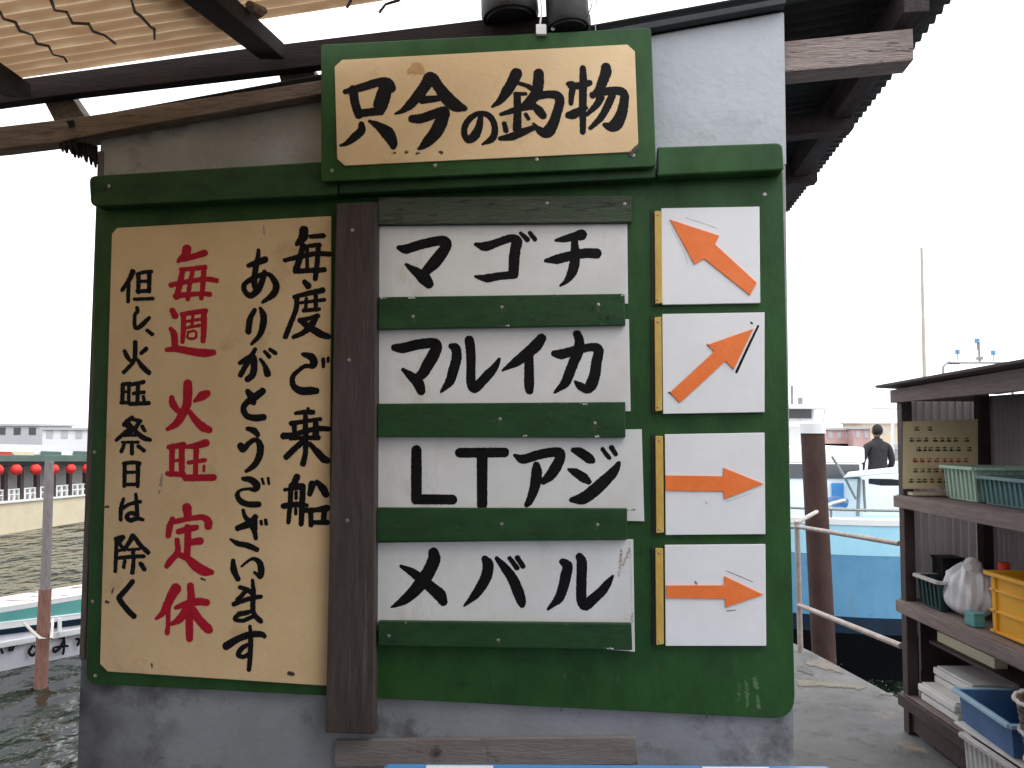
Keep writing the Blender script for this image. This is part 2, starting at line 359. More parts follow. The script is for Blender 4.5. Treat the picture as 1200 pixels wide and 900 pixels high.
def glyph_mesh(strokes, place, cell=.32, rough=.16, grow=0.0):
    """strokes: lists of (x, y, width) in picture pixels; place(x, y) -> world point.  The union of the brush
    strokes is outlined by marching squares, so that a character is one clean flat shape."""
    C = np.vstack([catmull(s) for s in strokes])
    C[:, 2] = np.maximum(C[:, 2] / 2 + grow, .35)
    x0, y0 = (C[:, :2] - C[:, 2:]).min(0) - 1; x1, y1 = (C[:, :2] + C[:, 2:]).max(0) + 1
    nx, ny = int((x1 - x0) / cell) + 2, int((y1 - y0) / cell) + 2
    X = x0 + np.arange(nx) * cell; Y = y0 + np.arange(ny) * cell
    D = np.full((ny, nx), 1e9)
    for k in range(0, len(C)):
        cx, cy, r = C[k]
        i0, i1 = max(0, int((cx - r - 1.5 - x0) / cell)), min(nx, int((cx + r + 1.5 - x0) / cell) + 2)
        j0, j1 = max(0, int((cy - r - 1.5 - y0) / cell)), min(ny, int((cy + r + 1.5 - y0) / cell) + 2)
        d = np.hypot(X[None, i0:i1] - cx, Y[j0:j1, None] - cy) - r
        D[j0:j1, i0:i1] = np.minimum(D[j0:j1, i0:i1], d)
    nz = rng.standard_normal((ny, nx))
    for _ in range(3):
        nz = (nz + np.roll(nz, 1, 0) + np.roll(nz, -1, 0) + np.roll(nz, 1, 1) + np.roll(nz, -1, 1)) / 5
    D = np.clip(D, -2, 2) + nz * rough * 4
    D[0] = D[-1] = 1; D[:, 0] = D[:, -1] = 1
    ins = D < 0
    mb = MB(); cache = {}
    def V(x, y):
        k = (round(x, 4), round(y, 4))
        if k not in cache:
            cache[k] = len(mb.v); mb.v.append(place(x, y))
        return cache[k]
    for j in range(ny - 1):
        i = 0
        while i < nx - 1:
            c = (ins[j, i], ins[j, i + 1], ins[j + 1, i + 1], ins[j + 1, i])
            if all(c):
                k = i
                while k < nx - 1 and ins[j, k] and ins[j, k + 1] and ins[j + 1, k + 1] and ins[j + 1, k]: k += 1
                mb.f.append((V(X[i], Y[j]), V(X[i], Y[j + 1]), V(X[k], Y[j + 1]), V(X[k], Y[j])))
                i = k; continue
            if any(c):
                cs = [(X[i], Y[j], D[j, i]), (X[i + 1], Y[j], D[j, i + 1]), (X[i + 1], Y[j + 1], D[j + 1, i + 1]), (X[i], Y[j + 1], D[j + 1, i])]
                poly = []
                for q in range(4):
                    a, b = cs[q], cs[(q + 1) % 4]
                    if a[2] < 0: poly.append((a[0], a[1]))
                    if (a[2] < 0) != (b[2] < 0):
                        t = a[2] / (a[2] - b[2]); t = min(.98, max(.02, t)); poly.append((a[0] + (b[0] - a[0]) * t, a[1] + (b[1] - a[1]) * t))
                if len(poly) >= 3: mb.f.append(tuple(V(*p) for p in reversed(poly)))
            i += 1
    return mb
def parse(ox, oy, sc, txt):
    res = []
    for st in txt.split('|'):
        res.append([(ox + float(a.split(',')[0]) / sc, oy + float(a.split(',')[1]) / sc, float(a.split(',')[2]) / sc) for a in st.split()])
    return res

TOP = [
 (390, 80, 10, "240,250,100 260,400,95 305,545,90|145,275,50 300,235,85 540,165,95 640,180,130 680,230,110|620,230,150 590,330,170 560,430,165 555,490,115|300,530,85 560,500,90|335,655,60 335,730,90 250,810,90 160,880,50 90,905,20|430,620,30 540,680,90 640,760,150 700,860,110 710,915,70"),
 (460, 80, 10, "440,120,150 380,210,125 300,320,120 200,430,100 110,500,50 30,532,15|475,120,120 550,230,120 640,350,150 740,435,140 845,470,60|350,372,85 540,352,65|230,592,85 330,590,105 480,540,105 600,500,100 625,540,90|620,530,100 560,650,150 505,755,145 420,850,120 345,920,60 300,945,15"),
 (520, 100, 10, "430,380,60 415,480,80 370,580,105 300,635,85 248,590,66 243,500,66 290,410,66 370,345,56 460,330,56 540,365,66 590,450,66 598,550,75 560,630,75 455,690,22"),
 (560, 75, 10, "450,115,130 400,220,125 340,320,120 260,430,75 170,500,22|480,225,36 580,258,46 640,290,60|440,350,44 560,350,34|270,590,34 400,550,64 560,510,66 650,500,64|460,380,78 465,560,84 460,760,95|310,700,48 330,780,55|562,592,44 592,640,40|262,872,44 400,850,85 520,800,85 640,752,60|712,115,115 710,200,122 690,330,125 620,430,120 545,500,90|700,375,85 830,355,82 930,370,95 960,440,105 930,560,105 890,680,115 830,785,140 765,800,105 700,755,62 650,700,24|665,495,64 720,550,100 765,605,80"),
 (640, 70, 10, "262,282,50 310,300,75 300,400,66 290,510,48|290,310,66 400,300,84 510,272,62|430,100,66 435,250,86 430,450,86 430,650,72 430,845,62|262,650,72 320,640,105 400,595,85 460,565,54|700,90,105 700,150,122 660,260,112 620,360,104 545,420,66|545,412,66 700,372,86 850,365,92 915,410,94 908,520,105 880,640,124 820,755,145 755,785,100 685,762,44|640,445,84 590,530,76 480,640,40|770,430,84 720,540,84 640,680,74 520,800,40"),
]
PL1 = [
 (440, 260, 10, "275,302,50 360,318,105 520,270,105 700,228,105 800,225,115 835,275,105 760,390,135 680,490,135 600,570,105|360,502,32 470,580,95 570,660,145 625,725,105"),
 (540, 260, 10, "172,262,34 290,288,105 450,235,86 590,192,86 655,235,125 640,320,115 625,450,120 618,610,112|172,642,24 310,660,92 450,635,84 615,622,88|702,132,34 778,208,56|812,132,46 868,205,46"),
 (620, 260, 10, "312,217,24 420,200,74 540,170,96 615,152,120|192,455,34 330,437,105 480,400,105 660,367,105 790,370,112|530,200,66 540,380,106 530,500,115 500,600,104 440,690,54 370,745,22"),
]
PL2 = [
 (440, 385, 10, "225,222,76 320,228,115 500,187,112 680,172,112 715,222,122 670,330,135 610,430,132 560,520,115 500,570,95|322,482,34 420,560,95 500,640,125 535,730,95"),
 (440, 385, 10, "885,205,56 940,235,106 950,350,112 910,500,112 870,620,102 770,740,24|1100,140,105 1115,250,105 1120,450,98 1120,620,105 1160,700,105 1230,640,105 1330,530,105 1400,450,76 1450,360,32"),
 (520, 385, 10, "1145,115,105 1080,200,135 980,290,125 850,390,104 690,490,20|1000,340,96 1000,500,105 1000,640,112 1005,725,86"),
 (620, 385, 10, "295,292,66 380,300,112 520,262,105 700,222,86 790,228,104 815,275,112 790,400,115 770,540,122 730,655,132 680,710,96 600,675,84 540,622,24|562,65,84 590,150,105 570,280,122 520,400,115 470,530,112 420,640,104 300,750,22"),
]
PL3 = [
 (460, 510, 10, "280,175,110 280,400,118 280,750,116|280,750,110 700,755,108"),
 (460, 510, 10, "790,207,108 1310,202,106|1050,250,118 1050,810,112"),
 (560, 510, 10, "435,237,34 530,280,104 700,232,104 860,202,104 950,205,112 965,270,112 910,380,124 850,470,112 770,540,74|685,350,74 690,420,115 680,540,122 650,660,104 600,780,74 575,815,54"),
 (640, 510, 10, "320,175,54 400,202,104 500,270,112 545,300,56|262,402,24 350,440,94 440,500,104 500,545,56|300,758,54 430,740,132 560,650,142 680,540,132 790,430,104 850,335,52|662,165,44 738,265,44|765,145,54 818,225,44"),
]
PL4 = [
 (440, 635, 10, "680,125,112 688,200,142 640,320,145 560,450,152 460,570,134 340,680,104 190,765,18|302,287,34 420,350,84 540,440,115 650,530,124 750,620,142 795,700,94"),
 (520, 635, 10, "482,200,74 520,270,124 500,400,124 440,520,114 370,620,94 240,750,16|622,195,44 720,310,94 810,440,114 870,580,124 908,690,104 918,740,64|772,192,44 858,305,54|862,185,54 928,285,54"),
 (630, 640, 10, "295,185,74 350,235,114 330,350,124 300,480,114 250,610,104 120,740,22|492,125,84 518,200,114 515,400,110 515,620,114 560,695,114 650,620,114 750,530,104 820,440,84 880,350,22"),
]
NOTE_K = [
 (310, 260, 10, "460,100,104 450,180,104 380,260,44|540,172,44 690,162,54|450,280,64 420,400,64 370,560,74|440,300,44 560,278,44 640,272,54|630,280,54 620,450,54 595,665,54|240,450,44 400,412,54 600,372,54 760,378,54|360,580,54 520,570,54 700,562,54|500,300,36 500,540,36"),
 (310, 320, 10, "470,105,54 510,150,74|350,280,44 500,242,54 680,202,64|380,280,54 370,420,54 310,580,54 245,745,54|420,350,30 700,312,40|490,300,36 480,440,36|600,260,44 600,430,44|460,440,44 640,422,40|410,550,44 520,532,44 620,502,54|600,530,54 540,620,84 450,700,54 340,750,44|420,560,54 520,630,74 650,710,84 745,745,62"),
 (310, 400, 10, "455,152,44 550,185,85 580,250,85 560,292,56 480,290,44 400,340,44 330,420,54 340,520,64 420,578,84 530,580,92 602,580,72|690,215,44 690,295,34|745,195,30 745,235,30"),
 (310, 470, 10, "362,142,34 470,130,54 565,132,54|510,92,34 515,130,34|312,262,54 480,236,44 650,212,44|225,410,74 330,400,62 480,352,54 640,324,62 745,326,54|350,300,54 350,420,44|600,260,62 600,420,74|300,440,34 460,432,44 630,430,54|480,180,54 480,420,64 480,600,54 450,735,64|430,490,64 340,570,64 255,655,64|530,500,44 620,600,74 690,675,84 738,698,64"),
 (310, 550, 10, "380,90,72 350,160,74|310,190,54 440,192,54|310,200,54 300,400,54 280,620,44|450,200,62 440,400,62 430,640,54|225,430,62 380,412,62 500,420,34|240,240,34 440,212,44|370,270,34 370,340,34|365,470,34 365,520,34|560,175,84 530,290,54|612,145,44 680,220,84 718,290,80|450,480,54 600,476,54 730,455,74|540,480,54 545,650,54|700,480,62 690,610,54|560,622,44 735,622,54"),
 (260, 270, 10, "312,412,44 400,380,64 505,342,72|430,230,32 420,330,54 390,480,64 380,620,64 400,715,44|500,490,54 470,600,64 420,700,74 340,765,64 272,720,54 262,640,54 330,580,54 430,532,54 540,512,44 610,580,64 638,660,74 600,750,74 480,840,32"),
 (260, 350, 10, "385,132,44 330,240,64 310,385,66|450,112,34 488,200,74 480,320,74 440,430,54 350,530,32"),
 (250, 400, 10, "312,252,44 400,212,80 460,190,80 478,280,74 460,390,74 400,445,64|490,95,44 430,200,60 370,300,56 320,395,56|552,212,32 600,280,46 635,380,76|602,122,34 655,178,44|662,95,34 725,138,44"),
 (250, 400, 10, "402,585,54 440,640,84 470,715,64|575,585,76 490,650,84 390,720,64 352,790,64 390,870,64 480,898,74 585,890,74"),
 (250, 470, 10, "402,322,44 480,350,74 520,395,54|320,525,74 350,570,60 420,492,54 500,455,54 548,520,76 540,640,76 480,750,64 390,820,40"),
 (250, 540, 10, "352,212,44 440,222,72 508,285,85 490,335,56 400,330,24 310,350,26 282,410,54 330,480,64 420,510,64 530,510,64|572,212,26 588,268,26|642,205,26 650,268,26"),
 (250, 600, 10, "350,-20,34 370,50,44 430,130,72 480,220,54 498,305,46|492,60,62 430,130,84 285,190,62|490,60,46 490,200,50|202,322,22 290,370,56 400,392,64 508,438,54|560,112,34 565,145,26|612,95,34 620,142,34"),
 (250, 600, 10, "232,572,46 240,680,74 288,785,56|330,640,16 400,580,26 470,548,36 540,592,64 560,680,74 548,755,54 482,706,26"),
 (250, 640, 10, "310,482,40 400,515,56 460,560,50|242,680,52 370,632,46 480,602,54 555,592,44|370,540,46 285,630,50|460,402,34 470,550,54 462,700,54 480,800,54 555,880,54|300,790,44 420,772,46|450,830,44 350,872,44 258,860,44 282,812,44 400,782,44"),
 (250, 705, 10, "155,520,90 280,442,74 430,388,74 560,382,64 600,408,44|430,292,34 438,450,54 430,650,54 418,800,44|420,500,44 340,542,54 292,620,54 350,648,44 420,610,44"),
 (120, 300, 11.25, "400,205,66 350,320,56 262,448,44|345,340,46 340,600,42|455,240,36 550,214,44 645,205,44|475,240,54 475,478,46|620,212,56 615,468,46|480,336,36 610,332,36|462,465,44 620,460,44|425,570,40 665,562,40"),
 (120, 340, 11.25, "458,235,46 460,285,46 428,330,40 430,480,46 480,490,56 560,422,56 618,362,34"),
 (120, 340, 11.25, "592,532,44 655,582,46"),
 (120, 390, 11.25, "432,125,54 430,300,54 410,380,46 340,460,46 282,518,46|460,352,36 530,450,64 615,528,56|292,242,46 330,320,56 372,370,36|575,212,56 512,268,46"),
 (120, 430, 11.25, "282,226,46 370,216,36|270,232,52 262,460,46|350,222,40 345,470,40|280,326,32 350,326,32|245,470,42 350,470,42|392,230,46 470,216,46 545,198,46|470,222,50 460,470,46|412,350,42 548,332,42|540,392,38 550,440,38|372,490,46 500,482,46 610,477,50"),
 (120, 480, 11.25, "392,104,46 330,152,56 282,200,46|380,122,44 500,152,46|310,200,54 370,250,62 300,302,46 185,400,42|482,172,46 420,262,56 345,320,44|350,182,44 440,290,56 540,370,64 625,400,46|524,224,46 558,278,40|285,345,26 450,335,34|262,430,26 470,430,36|390,432,46 390,578,46|290,450,36 252,550,46|472,482,46 546,538,50"),
 (120, 535, 11.25, "282,92,42 400,78,46 488,92,46|295,92,46 290,388,46|470,92,56 465,388,46|310,210,36 460,206,36|290,370,42 460,366,42"),
 (120, 570, 11.25, "280,162,36 246,280,50 240,440,44|282,280,46 360,232,42 498,202,42|440,105,36 450,220,46 460,380,46|450,372,54 370,352,46 322,400,54 370,448,54 460,422,54 535,440,36"),
 (120, 620, 7.826, "122,90,32 190,72,32 160,130,28 188,180,28 150,200,22|130,90,32 125,230,32 118,388,28|280,64,44 240,130,36 202,190,32|300,82,36 350,150,38 418,214,38|240,190,22 340,182,22|150,265,28 280,252,32 378,250,32|280,190,32 285,300,32 275,398,38|205,290,28 195,350,28|352,320,38 385,368,38"),
 (120, 620, 7.826, "275,482,42 230,540,42 160,620,46 160,650,46 220,730,46 288,800,46"),
]
NOTE_R = [
 (180, 280, 10, "390,120,104 370,190,94 290,260,44|350,230,74 480,202,64 595,165,74|322,360,46 460,348,46 600,332,56|340,370,56 310,520,64 270,680,64|590,340,56 580,520,56 560,695,46|205,540,54 330,512,54 500,482,50 640,472,54 735,488,54|262,670,64 400,652,54 560,642,46 655,650,54|460,370,46 430,500,46 400,705,46"),
 (180, 350, 10, "222,142,64 250,200,72|202,352,44 240,420,72 250,560,74|155,600,44 280,590,74 450,620,84 600,638,94 700,630,64|332,182,44 470,162,54 610,142,54|350,190,54 350,350,54 336,505,44|590,152,64 590,330,64 580,495,54|370,270,26 550,242,34|460,190,30 450,330,30|370,345,26 540,312,34|402,390,20 490,382,20 490,460,24 402,460,20 402,390,20"),
 (180, 440, 10, "400,95,94 400,200,104 390,340,96 340,450,96 270,560,84 162,630,40|422,430,54 490,520,74 570,600,96 650,638,74|212,262,54 230,340,84 300,430,54|628,212,74 570,240,104 482,300,32"),
 (180, 490, 10, "182,340,54 350,312,64|220,332,62 210,660,54|330,322,62 330,660,62|230,500,30 330,490,30|165,650,54 350,660,54|372,340,34 500,322,72 612,292,84|500,340,62 495,500,54 490,680,54|412,520,44 600,492,44|590,560,26 590,620,26|375,700,72 540,700,72 700,695,74"),
 (175, 585, 10, "440,100,104 450,200,84|272,232,54 240,320,72 222,425,62|262,270,54 450,232,54 620,212,64 690,260,84 690,315,84|342,380,62 450,352,72 548,332,62|450,330,72 450,500,72 440,660,74|450,510,64 592,490,84|325,480,54 330,620,62 250,720,72 205,785,54|320,640,54 440,690,74 540,780,112 640,840,112 730,858,54"),
 (175, 670, 10, "310,200,120 260,280,104 210,390,94 150,490,62 82,550,32|220,430,54 220,600,46 210,715,54|312,420,44 420,382,72 560,352,84 672,360,74|480,165,74 490,300,84 470,500,84 470,700,84 470,785,74|440,450,104 350,560,84 262,610,40|500,450,104 590,570,94 680,665,104 715,690,54"),
]
def write(chars, parent, mat, off, label=None, grow=.5):
    for (ox, oy, sc, t) in chars:
        mb = glyph_mesh(parse(ox, oy, sc, t), lambda x, y: wpx(x, y, off), grow=grow)
        mb.build('character', mat, parent, smooth=False, label=label)
def marks(strokes, parent, mat, off, name='stain', rough=.3, place=None):
    mb = glyph_mesh(strokes, place or (lambda x, y: wpx(x, y, off)), rough=rough)
    return mb.build(name, mat, parent, smooth=False, kind='stuff')
def screw(px, py, o, parent, r=.0052, mat=None):
    c = wpx(px, py, o); mb = MB()
    mb.tube([c - WN * .001, c + WN * .0014, c + WN * .0024], [r, r, r * .55], 10)
    mb.build('screw', mat or mt['steel'], parent)

# ================================================================== SETTING
QE = [(-6, -5), (-6, .9), (-1.5, 1.6), (-1.5, 6.2), (2.08, 6.05), (2.14, 5.75), (2.30, 4.62), (2.75, 4.5), (2.8, -5)]
mb = MB(); mb.hexa([(x, y, -1.6) for x, y in QE][::-1], [(x, y, 0) for x, y in QE][::-1])
qo = mb.build('quay', mt['concrete'], None, bevel=.012); tag(qo, 'grey stained concrete quay', None, None, 'structure')

mt['fadedyellow'] = M('faded_yellow_paint', (.21, .19, .145), (.16, .15, .13), 12, (1, 1, 1), .8)
mt['fadedgrey'] = M('old_grey_stain', (.085, .083, .082), (.12, .118, .115), 12)
mt['fadedorange'] = M('faded_orange_paint', (.22, .17, .135), (.16, .145, .13), 12, (1, 1, 1), .8)
for st_, m_ in (([[(948, 776, 6), (965, 779, 9), (985, 786, 5)]], 'fadedorange'), ([[(938, 800, 8), (970, 801, 7), (1010, 805, 5)], [(1030, 812, 2), (1046, 814, 2)]], 'fadedyellow'), ([[(937, 783, 6), (950, 788, 5)]], 'fadedgrey')):
    glyph_mesh(st_, lambda x, y: on_z(x, y, .004), rough=.9).build('paint_patch', mt[m_], qo, smooth=False, kind='stuff')
def water_mat():
    m = bpy.data.materials.new('harbour_water'); m.use_nodes = True
    N = m.node_tree.nodes; L = m.node_tree.links; b = N['Principled BSDF']
    b.inputs['Base Color'].default_value = (.020, .030, .018, 1); b.inputs['Roughness'].default_value = .06; b.inputs['IOR'].default_value = 1.28
    tc = N.new('ShaderNodeTexCoord'); mp = N.new('ShaderNodeMapping'); mp.inputs['Scale'].default_value = (1, .55, 1)
    L.new(tc.outputs['Object'], mp.inputs[0])
    n1 = N.new('ShaderNodeTexNoise'); n1.inputs['Scale'].default_value = 4.2; n1.inputs['Detail'].default_value = 3
    n2 = N.new('ShaderNodeTexNoise'); n2.inputs['Scale'].default_value = 1.4; n2.inputs['Detail'].default_value = 2
    L.new(mp.outputs[0], n1.inputs[0]); L.new(mp.outputs[0], n2.inputs[0])
    ad = N.new('ShaderNodeMath'); ad.operation = 'MULTIPLY_ADD'; ad.inputs[1].default_value = 2.5
    L.new(n2.outputs[0], ad.inputs[0]); L.new(n1.outputs[0], ad.inputs[2])
    bp = N.new('ShaderNodeBump'); bp.inputs['Strength'].default_value = 1.0; bp.inputs['Distance'].default_value = .8
    L.new(ad.outputs[0], bp.inputs['Height']); L.new(bp.outputs[0], b.inputs['Normal'])
    return m
ZW = -0.9
mb = MB(); mb.quad((-900, -60, ZW), (900, -60, ZW), (900, 1500, ZW), (-900, 1500, ZW))
o = mb.build('water', water_mat()); tag(o, 'dark green harbour water with small ripples', None, None, 'structure')

# ================================================================== HUT
UL = wuv(98, 700, 0)[0]; UR = wuv(925, 500, 0)[0]
def roofline(u):       # underside of the roof at the wall
    a = wuv(117, 157, 0); b = wuv(905, 16, 0)
    return a[1] + (b[1] - a[1]) * (u - a[0]) / (b[0] - a[0])
ZF = wuv(500, 780, 0)[1]
hut = thing('hut', wp((UL + UR) / 2, 0, 0), 'grey painted hut with green boards nailed on its front, standing at the quay edge', 'hut', WALLROT)
DH = 2.2
mb = MB()
mb.hexa([wp(UL, 0, ZF), wp(UR, 0, ZF), wp(UR, 0, roofline(UR)), wp(UL, 0, roofline(UL))], [wp(UL, -.06, ZF), wp(UR, -.06, ZF), wp(UR, -.06, roofline(UR)), wp(UL, -.06, roofline(UL))])
mb.build('front_wall', mt['wall_dark'], hut, bevel=.002)
up0 = wuv(560, 100, 0)[0]; zp0 = wuv(850, 195, 0)[1]
mb = MB()
mb.hexa([wp(up0, .0015, zp0), wp(UR + .002, .0015, zp0), wp(UR + .002, .0015, roofline(UR) - .005), wp(up0, .0015, roofline(up0) - .005)], [wp(up0, .0001, zp0), wp(UR + .002, .0001, zp0), wp(UR + .002, .0001, roofline(UR) - .005), wp(up0, .0001, roofline(up0) - .005)])
mb.build('painted_panel', mt['wall'], hut)
mb = MB()
mb.hexa([wp(UL, 0.002, 0), wp(UR, 0.002, 0), wp(UR, 0.002, ZF - .002), wp(UL, 0.002, ZF - .002)], [wp(UL, -.06, 0), wp(UR, -.06, 0), wp(UR, -.06, ZF - .002), wp(UL, -.06, ZF - .002)])
mb.build('wall_foot', mt['wall_low'], hut, bevel=.002)
for ua in (UL, UR - .05):
    mb = MB()
    a, b = ua, ua + .05
    mb.hexa([wp(a, -.062, 0), wp(b, -.062, 0), wp(b, -.062, roofline(b)), wp(a, -.062, roofline(a))], [wp(a, -DH, 0), wp(b, -DH, 0), wp(b, -DH, roofline(b)), wp(a, -DH, roofline(a))])
    mb.build('side_wall', mt['wall'], hut)
mb = MB(); a, b = UL + .052, UR - .052
mb.hexa([wp(a, -DH + .05, 0), wp(b, -DH + .05, 0), wp(b, -DH + .05, roofline(b)), wp(a, -DH + .05, roofline(a))], [wp(a, -DH, 0), wp(b, -DH, 0), wp(b, -DH, roofline(b)), wp(a, -DH, roofline(a))])
mb.build('back_wall', mt['wall'], hut)
# corner trim on the left
u0 = wuv(97, 700, .004)[0]
mb = MB(); mb.hexa([wp(u0 - .004, .006, ZF - .03), wp(u0 + .016, .006, ZF - .03), wp(u0 + .016, .006, roofline(u0) - .06), wp(u0 - .004, .006, roofline(u0) - .06)],
                   [wp(u0 - .004, -.05, ZF - .03), wp(u0 + .016, -.05, ZF - .03), wp(u0 + .016, -.05, roofline(u0) - .06), wp(u0 - .004, -.05, roofline(u0) - .06)])
# cut so that it stands proud beside the wall only
mb.build('corner_trim', mt['corner'], hut, bevel=.002)
# roof sheet: corrugated, ridges run along the front wall
def rz(u): return roofline(u) + .034
d = ray(1118, 0)
def hit_roof(px, py):
    d = ray(px, py)
    # plane z = rz(0) + k u
    k = rz(1) - rz(0)
    n = Vector((0, 0, 1)) - WU * k
    P0 = wp(0, 0, rz(0)); t = (P0 - EYE).dot(n) / d.dot(n); p = EYE + d * t
    return (p - WP).dot(WU), (p - WP).dot(WN)
ur1 = hit_roof(1118, 2); ur2 = hit_roof(960, 192)
URR = (ur1[0] + ur2[0]) / 2
print('roof right edge', ur1, ur2)
OFR = max(.12, ur1[1] + .1)
ULR = UL - .10
mb = MB(); PIT = .06
n = int((.10 + DH + .3) / PIT * 8)
k = rz(1) - rz(0)
mb.grid(lambda a, b: wp(ULR + (URR - ULR) * a, .035 - b * (DH + .4), rz(0) + k * (ULR + (URR - ULR) * a) + .014 * math.cos(2 * math.pi * b * (DH + .4) / PIT)), 6, int((DH + .4) / PIT * 8))
mb.build('roof_sheet', mt['roof_under'], hut, solid=.003, smooth=True)
if OFR > .13:   # the sheet reaches further forward over the side
    pass
# front barge board under the roof sheet edge
mb = wpoly([(86, 138), (330, 101), (400, 90), (400, 106), (117, 156), (90, 162)], .004, .055)
mb.build('eave_board', mt['eave'], hut, bevel=.003)
ua = wuv(540, 60, .05)[0]; ub = UR
mb = MB(); mb.hexa([wp(ua, .040, rz(ua) - .034), wp(ub, .040, rz(ub) - .030), wp(ub, .040, rz(ub) - .012), wp(ua, .040, rz(ua) - .012)], [wp(ua, .003, rz(ua) - .034), wp(ub, .003, rz(ub) - .030), wp(ub, .003, rz(ub) - .012), wp(ua, .003, rz(ua) - .012)])
mb.build('flashing', mt['roof_under'], hut, bevel=.002)
# purlins carrying the overhang
def purlin(pa, pb, o, h, dpt, mat):
    a = wuv(*pa, o); b = wuv(*pb, o)
    mb = MB(); mb.hexa([wp(a[0], o, a[1] - h), wp(b[0], o, b[1] - h), wp(b[0], o, b[1]), wp(a[0], o, a[1])],
                       [wp(a[0], o - dpt, a[1] - h), wp(b[0], o - dpt, b[1] - h), wp(b[0], o - dpt, b[1]), wp(a[0], o - dpt, a[1])])
    return mb.build('purlin', mat, hut, bevel=.003)
purlin((903, 50), (1070, 33), -.02, .095, .09, mt['purlin'])
purlin((903, 196), (958, 190), -1.45, .09, .07, mt['roof_wood'])
purlin((903, 140), (1000, 130), -.75, .07, .07, mt['roof_wood'])
# edge rafter under the verge
ue = URR - .17
mb = MB(); mb.hexa([wp(ue - .035, .03, rz(ue) - .12), wp(ue + .035, .03, rz(ue) - .12), wp(ue + .035, .03, rz(ue) - .018), wp(ue - .035, .03, rz(ue) - .018)],
                   [wp(ue - .035, -DH - .28, rz(ue) - .12), wp(ue + .035, -DH - .28, rz(ue) - .12), wp(ue + .035, -DH - .28, rz(ue) - .018), wp(ue - .035, -DH - .28, rz(ue) - .018)])
mb.build('verge_rafter', mt['roof_wood'], hut, bevel=.003)
# foot boards
wpoly([(392, 868), (745, 864), (748, 896), (392, 899)], .003, .022).build('foot_board', mt['wood_low'], hut, bevel=.002)
# brown upright post in front of the boards
wpoly([(394, 238), (441, 236), (438, 861), (381, 859)], .0195, .058).build('front_post', mt['post'], hut, bevel=.004)
for x, y in ((413, 270), (409, 422), (407, 610)): screw(x, y, .058, hut, .006)

# ================================================================== green boards
gb = thing('signboard', wpx(520, 842, .0), 'large green painted board with rails holding white name plates, on the hut front', 'signboard', WALLROT)
wpoly(rounded([(113, 226), (917, 196), (932, 843), (101, 801)], [0, 0, 28, 14]), .0025, .018).build('board', mt['green'], gb, bevel=.002)
# ledge beam across the top, in two visible lengths
L1 = wpoly(rounded([(104, 206), (395, 188), (395, 228), (106, 242)], [8, 0, 0, 8]), .019, .070).build('ledge', mt['green_rail'], gb, bevel=.004)
wpoly(rounded([(397, 188), (768, 176), (768, 208), (397, 227)], 0), .019, .068).build('ledge', mt['green_rail'], gb, bevel=.003)
wpoly(rounded([(770, 172), (917, 167), (919, 199), (770, 206)], [0, 8, 4, 0]), .019, .074).build('ledge', mt['green'], gb, bevel=.005)
wpoly([(443, 231), (740, 229), (740, 260), (443, 263)], .0245, .042).build('rail', mt['green_worn'], gb, bevel=.003)
rails = [[(443, 348), (732, 344), (733, 381), (443, 386)], [(442, 473), (733, 471), (733, 513), (442, 512)],
         [(441, 595), (735, 596), (735, 633), (441, 635)], [(443, 728), (740, 731), (741, 762), (443, 757)]]
for i, q in enumerate(rails):
    wpoly(q, .0245, .044).build('rail', mt['green_rail'], gb, bevel=.003)
    ym0 = (q[0][1] + q[3][1]) / 2; ym1 = (q[1][1] + q[2][1]) / 2
    wpoly([(446, ym0 - 4), (728, ym1 - 4), (728, ym1 + 4), (446, ym0 + 4)], .0182, .0244).build('spacer', mt['green_rail'], gb)
for x, y in ((484, 371), (588, 360), (701, 357), (586, 491), (588, 614), (456, 745), (584, 750), (697, 496), (700, 615), (641, 238), (732, 239)):
    screw(x, y, .043 if y > 300 else .0415, gb)
for x, y in ((896, 228), (112, 792), (109, 705), (111, 530), (128, 218)): screw(x, y, .0182 if y > 222 else .07, gb, .006)
mt['rustrun'] = M('rust_run', (.10, .060, .035), (.05, .055, .03), 60)
random.seed(11)
for x, y in ((484, 371), (588, 360), (701, 357), (586, 491), (588, 614), (584, 750), (697, 496), (700, 615)):
    h = random.uniform(5, 15); marks([[(x + random.uniform(-1, 1), y + 3, 1.5), (x + random.uniform(-1, 1), y + 3 + h * .6, .9)]] + ([[(x + 3, y + 2, 1), (x + 3.4, y + 2 + h * .4, .6)]] if h > 9 else []), gb, mt['rustrun'], .0445, 'rust_run', rough=.35)
for k in range(26):      # chipped paint along rail and ledge edges
    q = random.choice(rails); t_ = random.random(); top = random.random() < .5
    a_, b_ = (q[0], q[1]) if top else (q[3], q[2]); x = a_[0] + (b_[0] - a_[0]) * t_; y = a_[1] + (b_[1] - a_[1]) * t_ + (1.6 if top else -1.6)
    marks([[(x, y, random.uniform(.8, 1.8)), (x + random.uniform(2, 9), y + random.uniform(-.4, .4), random.uniform(.6, 1.4))]], gb, mt['smudge'] if k % 3 == 0 else mt['green_worn'], .0446, 'chip', rough=.6)
for k in range(14):
    x = random.uniform(450, 920); y = random.uniform(770, 838)
    marks([[(x, y, random.uniform(.8, 1.6)), (x + random.uniform(-2, 2), y + random.uniform(2, 9), .8)]], gb, mt['green_worn'] if k % 2 else mt['rustrun'], .0185, 'scrape', rough=.7)
# worn paint flecks
marks([[(874, 800, 3), (876, 815, 4), (875, 828, 2)], [(884, 795, 5), (887, 806, 5)], [(887, 816, 3), (889, 830, 4)], [(866, 803, 1.5), (866, 820, 1)]], gb, M('scraped_green', (.10, .17, .075), (.05, .11, .04), 60), .0184, rough=.9)

